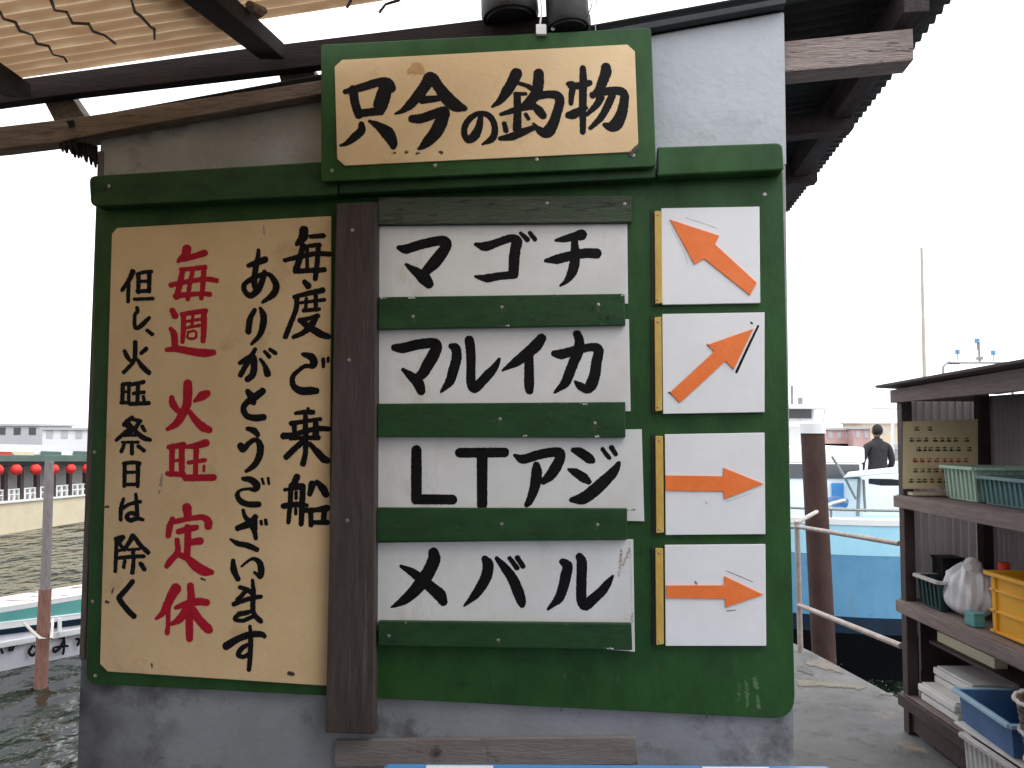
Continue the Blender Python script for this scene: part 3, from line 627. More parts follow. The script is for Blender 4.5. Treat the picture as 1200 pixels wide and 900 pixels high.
# ================================================================== notice board (left)
nb = thing('notice_board', wpx(250, 800, .02), 'tall ochre notice board with black and red brush writing, left of the brown post', 'notice board', WALLROT)
wpoly([(131, 274), (137, 267), (388, 253), (386, 804), (126, 787), (117, 778)], .0185, .0255).build('panel', mt['ply'], nb, bevel=.0015)
write(NOTE_K, nb, mt['ink'], .0259)
write(NOTE_R, nb, mt['red'], .0259, 'red brush character')
marks([[(309, 265, 2), (310, 274, 3)], [(190, 556, 2), (188, 568, 4)], [(187, 575, 3), (186, 578, 2)]], nb, mt['brownstain'], .0258)
marks([[(339, 789, 5), (343, 790, 5)], [(124, 594, 3), (127, 594, 3)], [(178, 778, 2), (178, 782, 2)], [(236, 678, 3), (241, 680, 2)], [(133, 690, 2), (131, 695, 2)], [(125, 705, 4), (127, 706, 3)]], nb, mt['crack'], .0258)

# ================================================================== top sign
ts = thing('header_sign', wpx(570, 205, .08), 'green framed ochre sign with five large black brush characters, above the boards', 'sign', WALLROT)
wpoly(rounded([(376, 52), (763, 32), (769, 195), (376, 213)], 5), .076, .094).build('frame', mt['green'], ts, bevel=.003)
wpoly([(392, 78), (401, 70), (735, 52), (744, 60), (748, 168), (740, 178), (404, 194), (395, 186)], .0942, .0985).build('panel', mt['ply'], ts, bevel=.0012)
write(TOP, ts, mt['ink'], .0989)
for x, y in ((629, 187), (742, 182), (510, 194), (389, 200), (648, 34), (742, 96)): screw(x, y, .0942, ts, .006)
marks([[(480, 84, 7), (488, 80, 14), (494, 84, 8)]], ts, mt['orangestain'], .0987, rough=.8)
marks([[(461, 180, 3), (463, 179, 2)], [(475, 179, 3), (478, 178, 3)], [(488, 180, 3), (491, 179, 2)], [(515, 178, 3), (518, 179, 3)]], ts, mt['crack'], .0987, rough=.5)
marks([[(739, 180, 4), (746, 173, 5)]], ts, mt['crack'], .0991, rough=.6)

# ================================================================== name plates
NP = [([(444, 265), (735, 262), (736, 356), (444, 360)], PL1, 'white name plate with three black katakana, topmost of the four plates'),
      ([(444, 387), (737, 373), (739, 482), (444, 484)], PL2, 'white name plate with four black katakana, just under the topmost plate'),
      ([(443, 509), (752, 503), (755, 611), (442, 604)], PL3, 'white name plate that starts with the Latin letters LT, sticking out right past its rails'),
      ([(441, 636), (742, 632), (744, 764), (441, 738)], PL4, 'white name plate with three black katakana and a brown streaked corner, lowest of the four')]
NP[1][0][0] = (444, 386); NP[1][0][1] = (737, 374)
for q, txt, lab in NP:
    p = thing('name_plate', wpx((q[0][0] + q[1][0]) / 2, q[2][1], .0186), lab, 'name plate', WALLROT, 'white plates naming the catch')
    wpoly(q, .0186, .0236).build('plate', mt['white_plate'], p, bevel=.001)
    write(txt, p, mt['ink'], .0240)
    if 'lowest' in lab:
        marks([[(728, 645, 2.5), (727, 660, 2), (725, 676, 1.5)], [(738, 643, 3), (733, 656, 3), (729, 666, 2)], [(741, 720, 2), (741, 728, 2.5)]], p, mt['brownstain'], .0239, rough=.8)
        marks([[(738, 634, 1.2), (740, 700, 1), (741, 726, 1.2)]], p, mt['smudge'], .0239, rough=.4)

# ================================================================== arrow cards
AC = [dict(q=[(775, 244), (890, 242), (891, 355), (776, 357)], y=[(767, 247), (775, 247), (776, 355), (768, 356)],
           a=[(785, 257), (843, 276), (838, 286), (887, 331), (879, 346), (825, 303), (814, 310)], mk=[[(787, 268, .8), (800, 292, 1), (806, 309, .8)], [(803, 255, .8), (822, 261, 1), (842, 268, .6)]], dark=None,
           lab='square white card with an orange arrow pointing up left, topmost of the four cards'),
      dict(q=[(776, 368), (896, 366), (896, 483), (777, 485)], y=[(767, 372), (775, 371), (776, 481), (768, 482)],
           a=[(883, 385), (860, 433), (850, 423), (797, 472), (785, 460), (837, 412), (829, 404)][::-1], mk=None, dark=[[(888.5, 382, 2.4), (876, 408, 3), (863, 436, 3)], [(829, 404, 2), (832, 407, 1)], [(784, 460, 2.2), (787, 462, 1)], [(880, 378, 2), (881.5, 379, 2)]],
           lab='square white card with an orange arrow pointing up right, a black stroke beside its head'),
      dict(q=[(779, 509), (896, 507), (897, 626), (780, 627)], y=[(768, 511), (777, 511), (778, 624), (769, 625)],
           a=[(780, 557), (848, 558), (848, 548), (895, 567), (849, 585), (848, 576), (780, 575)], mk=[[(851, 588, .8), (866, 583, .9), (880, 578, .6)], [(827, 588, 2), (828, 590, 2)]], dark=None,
           lab='square white card with an orange arrow pointing right, third of the four down'),
      dict(q=[(779, 639), (897, 638), (898, 757), (780, 757)], y=[(768, 643), (777, 643), (778, 755), (769, 756)],
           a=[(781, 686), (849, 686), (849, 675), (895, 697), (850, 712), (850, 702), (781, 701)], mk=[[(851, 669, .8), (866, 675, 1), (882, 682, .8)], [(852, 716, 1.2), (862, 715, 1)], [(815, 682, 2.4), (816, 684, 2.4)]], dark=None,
           lab='square white card with an orange arrow pointing right, lowest of the four cards')]
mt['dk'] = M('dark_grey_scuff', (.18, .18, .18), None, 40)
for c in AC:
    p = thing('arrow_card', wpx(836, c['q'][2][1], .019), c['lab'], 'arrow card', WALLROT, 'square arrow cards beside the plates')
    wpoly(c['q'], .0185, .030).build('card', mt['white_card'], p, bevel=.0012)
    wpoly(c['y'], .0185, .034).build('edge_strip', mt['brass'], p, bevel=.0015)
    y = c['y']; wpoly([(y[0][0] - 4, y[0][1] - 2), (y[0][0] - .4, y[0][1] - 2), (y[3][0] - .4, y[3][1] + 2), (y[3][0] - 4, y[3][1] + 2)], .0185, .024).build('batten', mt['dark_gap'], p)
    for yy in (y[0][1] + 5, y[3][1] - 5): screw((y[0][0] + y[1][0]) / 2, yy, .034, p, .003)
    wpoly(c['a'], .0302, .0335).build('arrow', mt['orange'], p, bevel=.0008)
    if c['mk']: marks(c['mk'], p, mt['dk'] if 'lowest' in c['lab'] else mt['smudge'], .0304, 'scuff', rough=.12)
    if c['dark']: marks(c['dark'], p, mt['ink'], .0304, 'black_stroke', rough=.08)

# ================================================================== awning, left, above the hut front
def main_edge(px):      # lower edge of the far beam, in the picture
    return 128 + (83 - 128) * px / 363
aw = thing('awning', wp(-1.3, .6, 2.45), 'open awning of dark timbers and beige corrugated plastic in front of the hut roof', 'awning', WALLROT)
# beam along the hut front
wpoly([(-60, 103), (23, 92), (283, 57), (568, 22), (692, 16), (692, 44), (363, 78), (73, 112), (-60, 130)], .005, .045).build('beam', mt['beam'], aw, bevel=.004)
wpoly([(-60, 152), (0, 148), (60, 141), (88, 137), (96, 160), (73, 166), (0, 175), (-60, 181)], -.04, .02).build('beam', mt['eave'], aw, bevel=.004)
# rafters that run from the hut roof out over the walkway
def rafter(p0, o0, p1, o1, w_, h_, mat):
    a = wpx(*p0, o0); b = wpx(*p1, o1)
    d_ = (b - a).normalized(); MB().bar(a - d_ * .02, b + d_ * 1.6, w_, h_).build('rafter', mat, aw, bevel=.004)
rafter((316, 58), .105, (240, -6), .66, .08, .05, mt['beam'])
wpoly([(325, 80), (366, 78), (374, 105), (330, 101)], -.05, .0035).build('stub', mt['stub'], aw, bevel=.002)
wpoly([(48, 112), (80, 108), (114, 158), (92, 167), (76, 166)], -.05, .0035).build('stub', mt['stub'], aw, bevel=.002)
rafter((18, 104), .105, (-80, 40), .66, .08, .05, mt['beam'])
rafter((-250, 130), .05, (-350, 66), .42, .085, .07, mt['beam'])
# sheet plane through three seen points
A0 = wpx(23, 88, .10); B0 = wpx(275, 50, .10); C0 = wpx(150, -2, .60)
sn = (B0 - A0).cross(C0 - A0).normalized()
if sn.z < 0: sn = -sn
def sheet_z(u, o):
    p = wp(u, o, 0); return A0.z - (sn.x * (p.x - A0.x) + sn.y * (p.y - A0.y)) / sn.z
print('awning slope', sheet_z(0, .1), sheet_z(0, 1.1), sheet_z(-1, .1))
def on_sheet(px, py, dn=0.0):
    d = ray(px, py); t = (A0 - Vector((0, 0, dn)) - EYE).dot(sn) / d.dot(sn); return EYE + d * t
def uo(p): return ((p - WP).dot(WU), (p - WP).dot(WN))
PT = .078
e1a, e1b = uo(on_sheet(23, 88)), uo(on_sheet(275, 50))
e2a, e2b = uo(on_sheet(310, 28)), uo(on_sheet(485, 1))
print(e1a, e1b, e2a, e2b)
def sheet(u0, u1, ostart, olen, dz, name='sheet', skew=0.0):
    mb = MB()
    nr = int(olen / PT * 8)
    def fn(a, b):
        o = ostart + olen * b; u = u0 + (u1 + skew * (o - ostart) - u0) * a
        return wp(u, o, sheet_z(u, o) + dz + .017 * math.cos(2 * math.pi * o / PT))
    mb.grid(fn, 8, nr)
    return mb.build(name, mt['sheet'], aw, solid=.0025, smooth=True)
sheet(-5.0, e1b[0] + .03, e1a[1], 1.5, 0.0, skew=.45)
sheet(e1b[0] + .034, 0.10, e2a[1], 1.2, .02)
# unseen boards added overhead to shade the hut front
for i in range(26):
    o0 = 1.52 + i * .15
    mb = MB(); uu0, uu1 = -4.2, 1.0
    z0, z1 = sheet_z(uu0, 1.5), sheet_z(0, 1.5) + .03
    mb.hexa([wp(uu0, o0, z0 + .05), wp(uu1, o0, z1 + .05), wp(uu1, o0 + .145, z1 + .05), wp(uu0, o0 + .145, z0 + .05)], [wp(uu0, o0, z0 + .07), wp(uu1, o0, z1 + .07), wp(uu1, o0 + .145, z1 + .07), wp(uu0, o0 + .145, z0 + .07)])
    mb.build('shade_board', mt['beam'], aw)
sh = thing('shade_wall', wp(-1.5, 5.6, 0), 'added wall of dark boards that shades the hut front, outside the picture', 'shade wall', WALLROT)  # unseen board wall, added to keep light off the hut front
for i in range(28):
    uu = -5.0 + i * .26
    mb = MB(); mb.hexa([wp(uu, 5.40, 0), wp(uu + .25, 5.40, 0), wp(uu + .25, 5.40, 2.6), wp(uu, 5.40, 2.6)], [wp(uu, 5.43, 0), wp(uu + .25, 5.43, 0), wp(uu + .25, 5.43, 2.6), wp(uu, 5.43, 2.6)])
    mb.build('shade_wall_board', mt['beam'], sh)
# dirt caught in the stepped cracks, seen from below
for path in ([(0, 14), (4, 22), (18, 26), (23, 36), (38, 41), (43, 51), (57, 54), (62, 64), (75, 67), (78, 72)],
             [(60, 0), (64, 12), (78, 14), (85, 27), (104, 28), (109, 37), (122, 41), (135, 51)],
             [(154, 0), (158, 14), (165, 19), (177, 32), (181, 34), (181, 46)],
             [(407, 8), (411, 1)], [(445, 14), (452, 5), (468, 0)]):
    mb = MB(); pts = []
    for x, y in path:
        p = on_sheet(x, y, .024); pts.append(p)
    rr = [random.uniform(.0022, .0048) for _ in pts]
    mb.tube(pts, rr, 6); mb.build('crack', mt['crack'], aw)
# tarred rag end of the sheet near the rafter
mb = MB(); mb.tube([on_sheet(292, 6, .02), on_sheet(303, 14, .025), on_sheet(312, 12, .02)], [.012, .018, .008], 7); mb.build('rag', mt['eave'], aw)

# ragged end of the hut roof, left corner
mb = MB()
for i in range(16):
    x = 72 + i * 2.6 + random.uniform(-1, 1); y = 169 + i * .5
    a = wpx(x, y - 4, .02 - random.uniform(0, .05)); L_ = random.uniform(3, 9) + i * .8
    b = wpx(x + random.uniform(1, 4), y + L_, .02)
    mb.tube([a, b], [.012, .004], 5)
mb.build('ragged_felt', mt['beam'], hut, kind='stuff')

# ================================================================== black housings over the header sign
def housing(cx, cy, rpx, top, o, lab):
    c = wpx(cx, cy, o); r = rpx / F_PX * (2.4 - o) * 1.0
    t = thing('floodlight', c, lab, 'floodlight', WALLROT, 'black housings above the header sign')
    mb = MB(); ax = Vector((0, 0, 1)) - WU * .06
    mb.tube([c - ax * .0, c + ax * .012, c + ax * .05, c + ax * .20, c + ax * .24], [r * .93, r, r * .985, r * .96, r * .5], 24)
    mb.build('housing', mt['black'], t)
    mb = MB(); mb.tube([c - ax * .006, c + ax * .004], [r * .80, r * .86], 24); mb.build('lens_rim', mt['black'], t)
    MB().bar(c + ax * .10 + WN * -.06, c + ax * .10 - WN * .16, .03, .02).build('bracket', mt['black'], t, bevel=.002)
    return t
housing(598, 22, 35, 0, .06, 'wide black drum shaped housing above the header sign, the left one')
housing(666, 33, 26, 0, .07, 'narrower black drum shaped housing above the header sign, beside the white socket')
cb = thing('cable_socket', wpx(634, 40, .09), 'small white cable socket hanging between the two black housings', 'socket', WALLROT)
wpoly([(628, 28), (640, 28), (640, 40), (628, 40)], .096, .11).build('socket_body', mt['white_plastic'], cb, bevel=.002)
MB().tube([wpx(633, 28, .1), wpx(635, 12, .1), wpx(630, -30, .1)], .003, 6).build('cord', mt['white_plastic'], cb)
cb = thing('hanging_wire', wpx(697, 35, .09), 'pale wire looped down right of the black housings', 'wire', WALLROT)
MB().tube([wpx(700, -30, .1), wpx(699, 5, .1), wpx(697, 22, .1), wpx(698, 36, .1)], .0016, 6).build('strand', mt['steel'], cb)
MB().tube([wpx(690, -30, .1), wpx(693, 8, .1), wpx(688, 20, .1), wpx(672, 26, .1)], .0018, 6).build('strand', mt['black'], cb)

# ================================================================== blue bench in front
zt = 1.55 - .46 * 1.0
DBN = 2.02
bl, br = at(450, 893, DBN), at(972, 894, DBN); zt = (bl.z + br.z) / 2
bn = thing('blue_bench', ((bl.x + br.x) / 2, DBN - .2, 0), 'blue plastic bench top with pale stickers, low in front of the hut', 'bench')
MB().box(((bl.x + br.x) / 2, DBN - .16, zt - .03), br.x - bl.x, .32, .06).build('seat', mt['blue_plastic'], bn, bevel=.016)
for xx in (bl.x + .12, br.x - .12):
    MB().box((xx, DBN - .16, (zt - .06) / 2), .05, .24, zt - .062).build('leg', mt['blue_plastic'], bn, bevel=.005)
for xa, xb in ((500, 578), (822, 900)):
    xl, xr = at(xa, 897, DBN - .02).x, at(xb, 897, DBN - .02).x
    MB().box(((xl + xr) / 2, DBN - .055, zt + .0008), xr - xl, .06, .001).build('sticker', mt['foam'], bn)

# ================================================================== railing and pile
DR = 5.72
rl = thing('railing', at(938, 757, DR), 'rusty pipe railing along the quay edge, with a pale corner post', 'railing')
p0 = at(938, 757, DR); p1 = at(934, 616, DR)
MB().tube([(p0.x, p0.y, 0), (p1.x, p1.y, p1.z + .03)], .019, 10).build('post', mt['rail_pipe'], rl)
MB().tube([at(934, 617, DR), at(1054, 637, 4.45)], .015, 10).build('rail', mt['rail_pipe'], rl)
MB().tube([at(936, 709, DR), at(1056, 757, 4.45)], .017, 10).build('rail', mt['rail_pipe'], rl)
MB().tube([at(936, 618, DR), at(900, 616, 6.4)], .015, 10).build('rail', mt['rail_pipe'], rl)
cpt = thing('mooring_pile', at(955, 800, 6.5), 'thick rusty brown mooring pile with a white cap, behind the railing', 'pile')
a = at(952, 505, 6.5); b = at(965, 756, 6.5); dd = (b - a) * .8
MB().tube([a, b, b + dd], [.092, .092, .092], 20).build('shaft', mt['rust'], cpt)
MB().tube([a + Vector((0, 0, -.02)), a + Vector((0, 0, .06)), a + Vector((0, 0, .08))], [.102, .102, .08], 20).build('cap', mt['boat_white'], cpt)
MB().tube([at(933, 613, 6.2), at(953, 602, 6.25), at(975, 590, 7.2), at(990, 586, 7.6)], .016, 6).build('mooring_rope', mt['rope'], cpt)

# ================================================================== storage rack, right
XF, XB, YF, YN = 2.05, 2.52, 4.22, 2.45       # front face, back face, far end, near end
rk = thing('storage_rack', ((XF + XB) / 2, (YF + YN) / 2, 0), 'dark brown storage rack with a sheet roof and corrugated back, at the right edge', 'rack')
ZS = [.20, .68, 1.225]; ZR = 1.78
posts = [(XF + .03, YF), (XB - .03, YF), (XF + .03, 2.95), (XB - .03, 3.3), (XF + .03, YN), (XB - .03, YN)]
for x, y in posts: MB().box((x, y, ZR / 2), .055, .055, ZR - .002).build('post', mt['rack'], rk, bevel=.003)
for z, nm in zip(ZS, 'abc'):
    MB().box(((XF + XB) / 2, (YF + YN) / 2, z - .0125), XB - XF - .002, YF - YN + .1, .022).build('shelf', mt['rack_board'], rk, bevel=.003)
    MB().box((XF - .012, (YF + YN) / 2, z - .035), .022, YF - YN + .07, .06).build('shelf_edge', mt['rack_board'] if z > .5 else mt['rack'], rk, bevel=.003)
# roof
mb = MB(); kz = .03
mb.hexa([(XF - .09, YF + .07, ZR + .012), (XB + .1, YF + .07, ZR - .02), (XB + .1, YN - .1, ZR + .05), (XF - .12, YN - .1, ZR + .055)],
        [(XF - .09, YF + .07, ZR + .026), (XB + .1, YF + .07, ZR - .006), (XB + .1, YN - .1, ZR + .064), (XF - .12, YN - .1, ZR + .069)])
mb.build('roof', mt['rack'], rk, bevel=.002)
mb = MB(); mb.hexa([(XF - .03, YF + .03, ZR - .07), (XF + .0, YF + .03, ZR - .07), (XF + .0, YF + .03, ZR - .002), (XF - .03, YF + .03, ZR - .002)],
        [(XF - .03, YN, ZR - .05), (XF, YN, ZR - .05), (XF, YN, ZR + .05), (XF - .03, YN, ZR + .05)])
mb.build('roof_rail', mt['rack_board'], rk, bevel=.002)
MB().box(((XF + XB) / 2, YF + .025, ZR - .035), XB - XF - .08, .03, .05).build('roof_rail', mt['rack_board'], rk, bevel=.002)
MB().box(((XF + XB) / 2, YF + .03, 1.60), XB - XF - .09, .02, .02).build('cross_bar', mt['rack'], rk)
# corrugated end sheet and back sheet
def corr(p0, p1, z0, z1, amp, pitch, mat, nm):
    p0, p1 = Vector(p0), Vector(p1); L_ = (p1 - p0).length; dd = (p1 - p0).normalized(); nn = dd.cross(Vector((0, 0, 1)))
    mb = MB(); n_ = int(L_ / pitch * 6)
    mb.grid(lambda a, b: p0 + dd * L_ * a + nn * amp * math.sin(2 * math.pi * a * L_ / pitch) + Vector((0, 0, z0 + (z1 - z0) * b)), n_, 1)
    return mb.build(nm, mat, rk, solid=.002, smooth=True)
corr((XF + .02, YF + .055, 0), (XB, YF + .055, 0), .62, ZR - .05, .015, .042, mt['pinkcorr'], 'end_sheet')
MB().box(((XF + XB) / 2 + .04, YF + .04, .33), XB - XF - .12, .012, .56).build('end_board', mt['rack'], rk)
corr((XB + .02, YF + .05, 0), (XB + .02, YN, 0), .0, ZR - .03, .015, .042, mt['corr'], 'back_sheet')
MB().box((XF + .10, YF + .02, .46), .012, .012, .30).build('brace', mt['rack'], rk)
mb = MB(); mb.hexa([(XF + .02, YF + .02, .02), (XF + .02, YN, .02), (XF + .02, YN, .18), (XF + .02, YF + .02, .18)], [(XF + .04, YF + .02, .02), (XF + .04, YN, .02), (XF + .04, YN, .18), (XF + .04, YF + .02, .18)])
mb.build('kick_board', mt['rack'], rk, bevel=.002)
def flatplace(D): return lambda x, y: at(x, y, D)
# small notice in the rack
DS = 4.175
sg = thing('small_notice', at(1100, 573, DS), 'small ochre notice with rows of tiny black and red writing, leaning inside the rack', 'notice')
mb = MB(); q = [(1058, 494), (1146, 491), (1146, 572), (1058, 573)]
mb.hexa([at(x, y, DS) for x, y in q][::-1], [at(x, y, DS + .012) for x, y in q][::-1]); mb.build('panel', mt['olive'], sg, bevel=.001)
random.seed(3)
def tiny_rows(rows, mat, nm):
    st = []
    for (y, xs) in rows:
        for x in xs:
            w_ = 2.4
            st += [[(x - w_ - .3, y + 2.3, .8), (x + w_ + .3, y + 2.2, .8)], [(x - w_, y - 1.2, .7), (x + w_, y - 1.4, .7)], [(x - w_, y + 1.3, .7), (x + w_, y + 1.1, .8)], [(x + random.uniform(-1, 1), y - 2.4, .8), (x + random.uniform(-1, 1), y + 2.4, .8)]]
            if random.random() < .5: st.append([(x - w_, y - 1.5, .7), (x - w_ - .2, y + 2.4, .7)])
    glyph_mesh(st, flatplace(DS - .001), cell=.3, rough=.1).build(nm, mat, sg, smooth=False, kind='stuff')
tiny_rows([(502, [1075, 1090]), (515, [1069, 1077, 1085, 1096, 1104, 1112, 1120, 1133]), (526, [1077, 1084, 1091, 1099, 1107, 1115, 1123, 1136]),
           (551, [1073, 1081, 1089, 1097, 1107]), (563, [1068, 1077, 1084, 1092, 1101, 1109])], mt['ink'], 'small_writing')
tiny_rows([(539, [1073, 1081, 1089, 1098, 1107, 1115, 1123, 1132])], mt['red'], 'small_writing')
MB().box((XF + .12, YF - .06, ZS[2] + .012), .20, .05, .016).build('ledge', mt['cream'], sg)

# crates and odds and ends on the shelves
def crate(name, lab, x0, x1, y0, y1, z, h, mat, ribs=True, rimmat=None, group=None, flare=.012, cat='crate'):
    t = thing(name, ((x0 + x1) / 2, (y0 + y1) / 2, z), lab, cat, 0, group)
    ex = [(x0 + flare, y0 + flare), (x1 - flare, y0 + flare), (x1 - flare, y1 - flare), (x0 + flare, y1 - flare)]
    tx = [(x0, y0), (x1, y0), (x1, y1), (x0, y1)]
    th = .006
    mb = MB()
    def wallseg(i):
        j = (i + 1) % 4
        a, b, c_, d_ = ex[i], ex[j], tx[j], tx[i]
        cx, cy = (x0 + x1) / 2, (y0 + y1) / 2
        ins = lambda p: (p[0] + (cx - p[0]) * .035, p[1] + (cy - p[1]) * .035)
        mb.hexa([(*a, z + .002), (*b, z + .002), (*c_, z + h), (*d_, z + h)], [(*ins(a), z + .002), (*ins(b), z + .002), (*ins(c_), z + h), (*ins(d_), z + h)])
    for i in range(4): wallseg(i)
    mb.build('side', mat, t)
    mb = MB(); mb.box(((x0 + x1) / 2, (y0 + y1) / 2, z + .006), x1 - x0 - 2 * flare - .006, y1 - y0 - 2 * flare - .006, .006); mb.build('bottom', mat, t)
    mb = MB(); e = .014
    for (a, b) in (((x0 - e, y0 - e), (x1 + e, y0 - e)), ((x1 + e, y0 - e), (x1 + e, y1 + e)), ((x1 + e, y1 + e), (x0 - e, y1 + e)), ((x0 - e, y1 + e), (x0 - e, y0 - e))):
        mb.bar((*a, z + h - .006), (*b, z + h - .006), .022, .016)
    mb.build('rim', rimmat or mat, t, bevel=.002)
    if ribs:
        mb = MB()
        n_ = max(3, int((y1 - y0) / .035))
        for k_ in range(n_ + 1):
            yy = y0 + .004 + (y1 - y0 - .008) * k_ / n_
            mb.bar((x0 + flare - .004, yy, z + .01), (x0 - .004, yy, z + h - .014), .006, .007)
        n2 = max(3, int((x1 - x0) / .035))
        for k_ in range(n2 + 1):
            xx = x0 + .004 + (x1 - x0 - .008) * k_ / n2
            mb.bar((xx, y0 + flare - .004, z + .01), (xx, y0 - .004, z + h - .014), .006, .007)
        mb.build('ribs', mat, t)
    return t
crate('crate', 'pale green ribbed plastic crate on the top shelf of the rack', 2.18, 2.48, 3.76, 4.02, ZS[2], .165, mt['crate_green'])
crate('crate', 'grey teal plastic crate on the top shelf, nearest the right edge', 2.18, 2.48, 3.24, 3.71, ZS[2], .13, mt['crate_teal'])
yc = crate('crate', 'orange yellow plastic crate on the middle shelf beside the white bag', 2.11, 2.42, 3.20, 3.545, ZS[1], .265, mt['crate_yellow'], flare=.003, ribs=False)
for zz in (.012, .10, .19):
    MB().box((2.108, 3.3725, ZS[1] + zz), .012, .35, .012).build('band', mt['crate_yellow'], yc, bevel=.002)
    MB().box((2.265, 3.198, ZS[1] + zz), .31, .012, .012).build('band', mt['crate_yellow'], yc, bevel=.002)
for yy in (3.23, 3.51): MB().box((2.107, yy, ZS[1] + .13), .010, .014, .24).build('corner_rib', mt['crate_yellow'], yc, bevel=.002)
# yellow crate bands
crate('crate', 'red plastic crate behind the orange yellow one at the picture edge', 2.12, 2.42, 2.78, 3.14, ZS[1], .25, mt['crate_red'])
crate('basket', 'dark green wire basket at the far end of the middle shelf', 2.09, 2.24, 3.93, 4.13, ZS[1], .15, mt['darkgreen'], rimmat=mt['rope'], cat='basket')
t = thing('storage_box', (2.245, 4.14, ZS[1]), 'black box standing behind the green wire basket', 'box')
MB().box((2.245, 4.14, ZS[1] + .115), .11, .10, .225).build('carton', mt['black'], t, bevel=.004)
MB().box((2.245, 4.14, ZS[1] + .233), .12, .11, .012).build('lid', mt['black'], t, bevel=.002)
# plastic bag
bg_ = thing('plastic_bag', (2.20, 3.87, ZS[1]), 'crumpled white plastic bag bulging on the middle shelf', 'bag')
mb = MB()
def bagf(a, b):
    th = 2 * math.pi * a; ph = math.pi * b
    k_ = math.sin(ph) ** .6; top = max(0, b - .5) * 2
    fold = .05 * math.sin(9 * th + 2 * ph) + .035 * math.sin(17 * th - 3 * ph) + .05 * math.sin(3 * th + 5 * ph)
    r = 1 + fold * (1 + 1.6 * top)
    z_ = .5 - .5 * math.cos(ph)
    return (2.20 + .10 * r * k_ * math.cos(th) * (1 - .08 * top), 3.87 + .15 * r * k_ * math.sin(th) * (1 - .10 * top), ZS[1] + .002 + .235 * z_ * (1 + .10 * top * math.sin(2 * th + .6) + .06 * top * math.sin(7 * th)))
mb.grid(bagf, 96, 40); mb.build('bag_body', mt['bag'], bg_, smooth=True)
mb = MB(); mb.tube([(2.19, 3.82, ZS[1] + .20), (2.18, 3.79, ZS[1] + .245), (2.15, 3.76, ZS[1] + .26), (2.12, 3.74, ZS[1] + .25)], [.06, .03, .034, .02], 9); mb.build('bag_neck', mt['bag'], bg_)
t = thing('bottle', (2.24, 3.66, ZS[1]), 'white bottle with a red cap between the bag and the yellow crate', 'bottle')
MB().tube([(2.24, 3.66, ZS[1]), (2.24, 3.66, ZS[1] + .22), (2.24, 3.66, ZS[1] + .25)], [.045, .045, .02], 14).build('flask', mt['boat_white'], t)
MB().tube([(2.24, 3.66, ZS[1] + .25), (2.24, 3.66, ZS[1] + .285)], .024, 14).build('cap', mt['crate_red'], t)
t = thing('tub', (2.22, 3.55, ZS[1]), 'small teal tub in front of the white bag', 'tub')
MB().box((2.10, 3.66, ZS[1] + .03), .05, .08, .056).build('tub_body', mt['teal'], t, bevel=.004)
MB().box((2.10, 3.66, ZS[1] + .061), .056, .086, .006).build('lid', mt['teal'], t, bevel=.002)
# below the middle shelf
t = thing('plank', (2.3, 3.75, .5), 'long cream plank lying under the middle shelf', 'plank')
MB().bar((2.19, 4.1, .525), (2.19, 3.62, .525), .06, .05).build('cream_board', mt['cream'], t, bevel=.003)
MB().bar((2.20, 4.12, .492), (2.20, 3.40, .492), .14, .014).build('carrier', mt['rack'], t)
for i, (yy, zz, xx, lab) in enumerate(((3.96, .202, 2.20, 'lowest dirty white foam lid in the stack on the bottom shelf'), (3.97, .246, 2.19, 'second dirty white foam lid from the bottom of the stack'), (3.96, .290, 2.27, 'third dirty white foam lid of the stack'), (3.95, .334, 2.26, 'topmost dirty white foam lid of the stack'))):
    t = thing('foam_lid', (xx, yy, zz), lab, 'lid', 0, 'foam lids stacked on the bottom shelf')
    MB().box((xx, yy, zz + .017), .23, .34, .034).build('slab', mt['foam'], t, bevel=.006)
    MB().box((xx, yy, zz + .0385), .20, .31, .009).build('lip', mt['foam'], t, bevel=.002)
crate('crate', 'dirty white slatted crate on the quay under the blue crate', 1.945, 2.25, 2.66, 3.48, .004, .265, mt['foam'], rimmat=mt['rope'])
t = thing('crate_lid', (2.1, 3.1, .272), 'flat dirty white lid carrying the blue crate and the round basket', 'tray')  # flat lid lying on the white crate
MB().box((2.10, 3.14, .279), .29, .90, .012).build('lid_panel', mt['foam'], t, bevel=.003)
bc = crate('crate', 'worn blue plastic crate with a pale rim, in front of the rack', 1.965, 2.27, 3.16, 3.58, .287, .135, mt['crate_blue'], rimmat=mt['paleblue'], ribs=False)
bc.rotation_euler.z = R(-4)
t = thing('styrofoam_piece', (2.12, 3.25, .30), 'broken white foam piece sticking up in the blue crate', 'foam')
mb = MB(); mb.hexa([(2.07, 3.23, .298), (2.15, 3.24, .298), (2.16, 3.33, .298), (2.08, 3.32, .298)], [(2.08, 3.24, .37), (2.14, 3.25, .40), (2.15, 3.31, .44), (2.09, 3.31, .39)])
mb.build('chunk', mt['foam'], t, bevel=.008)
# round wicker basket
t = thing('round_basket', (2.03, 2.98, .29), 'dark brown round wicker basket bound with pale rope, at the right edge', 'basket')
mb = MB(); cx, cy = 2.03, 2.98
for k_ in range(13):
    zz = .30 + k_ * .021; rr = .105 + .035 * k_ / 12
    mb.tube([(cx + rr * math.cos(a_) , cy + rr * math.sin(a_), zz + .004 * math.sin(14 * a_ + k_ * math.pi)) for a_ in np.linspace(0, 2 * math.pi, 41)], .0135, 6)
mb.build('weave', mt['wicker'], t)
for k_ in (2, 7, 12.4):
    zz = .30 + k_ * .021; rr = .121 + .035 * k_ / 12
    MB().tube([(cx + rr * math.cos(a_), cy + rr * math.sin(a_), zz + .003 * math.sin(20 * a_)) for a_ in np.linspace(0, 2 * math.pi, 61)], .008, 6).build('rope_band', mt['rope'], t)

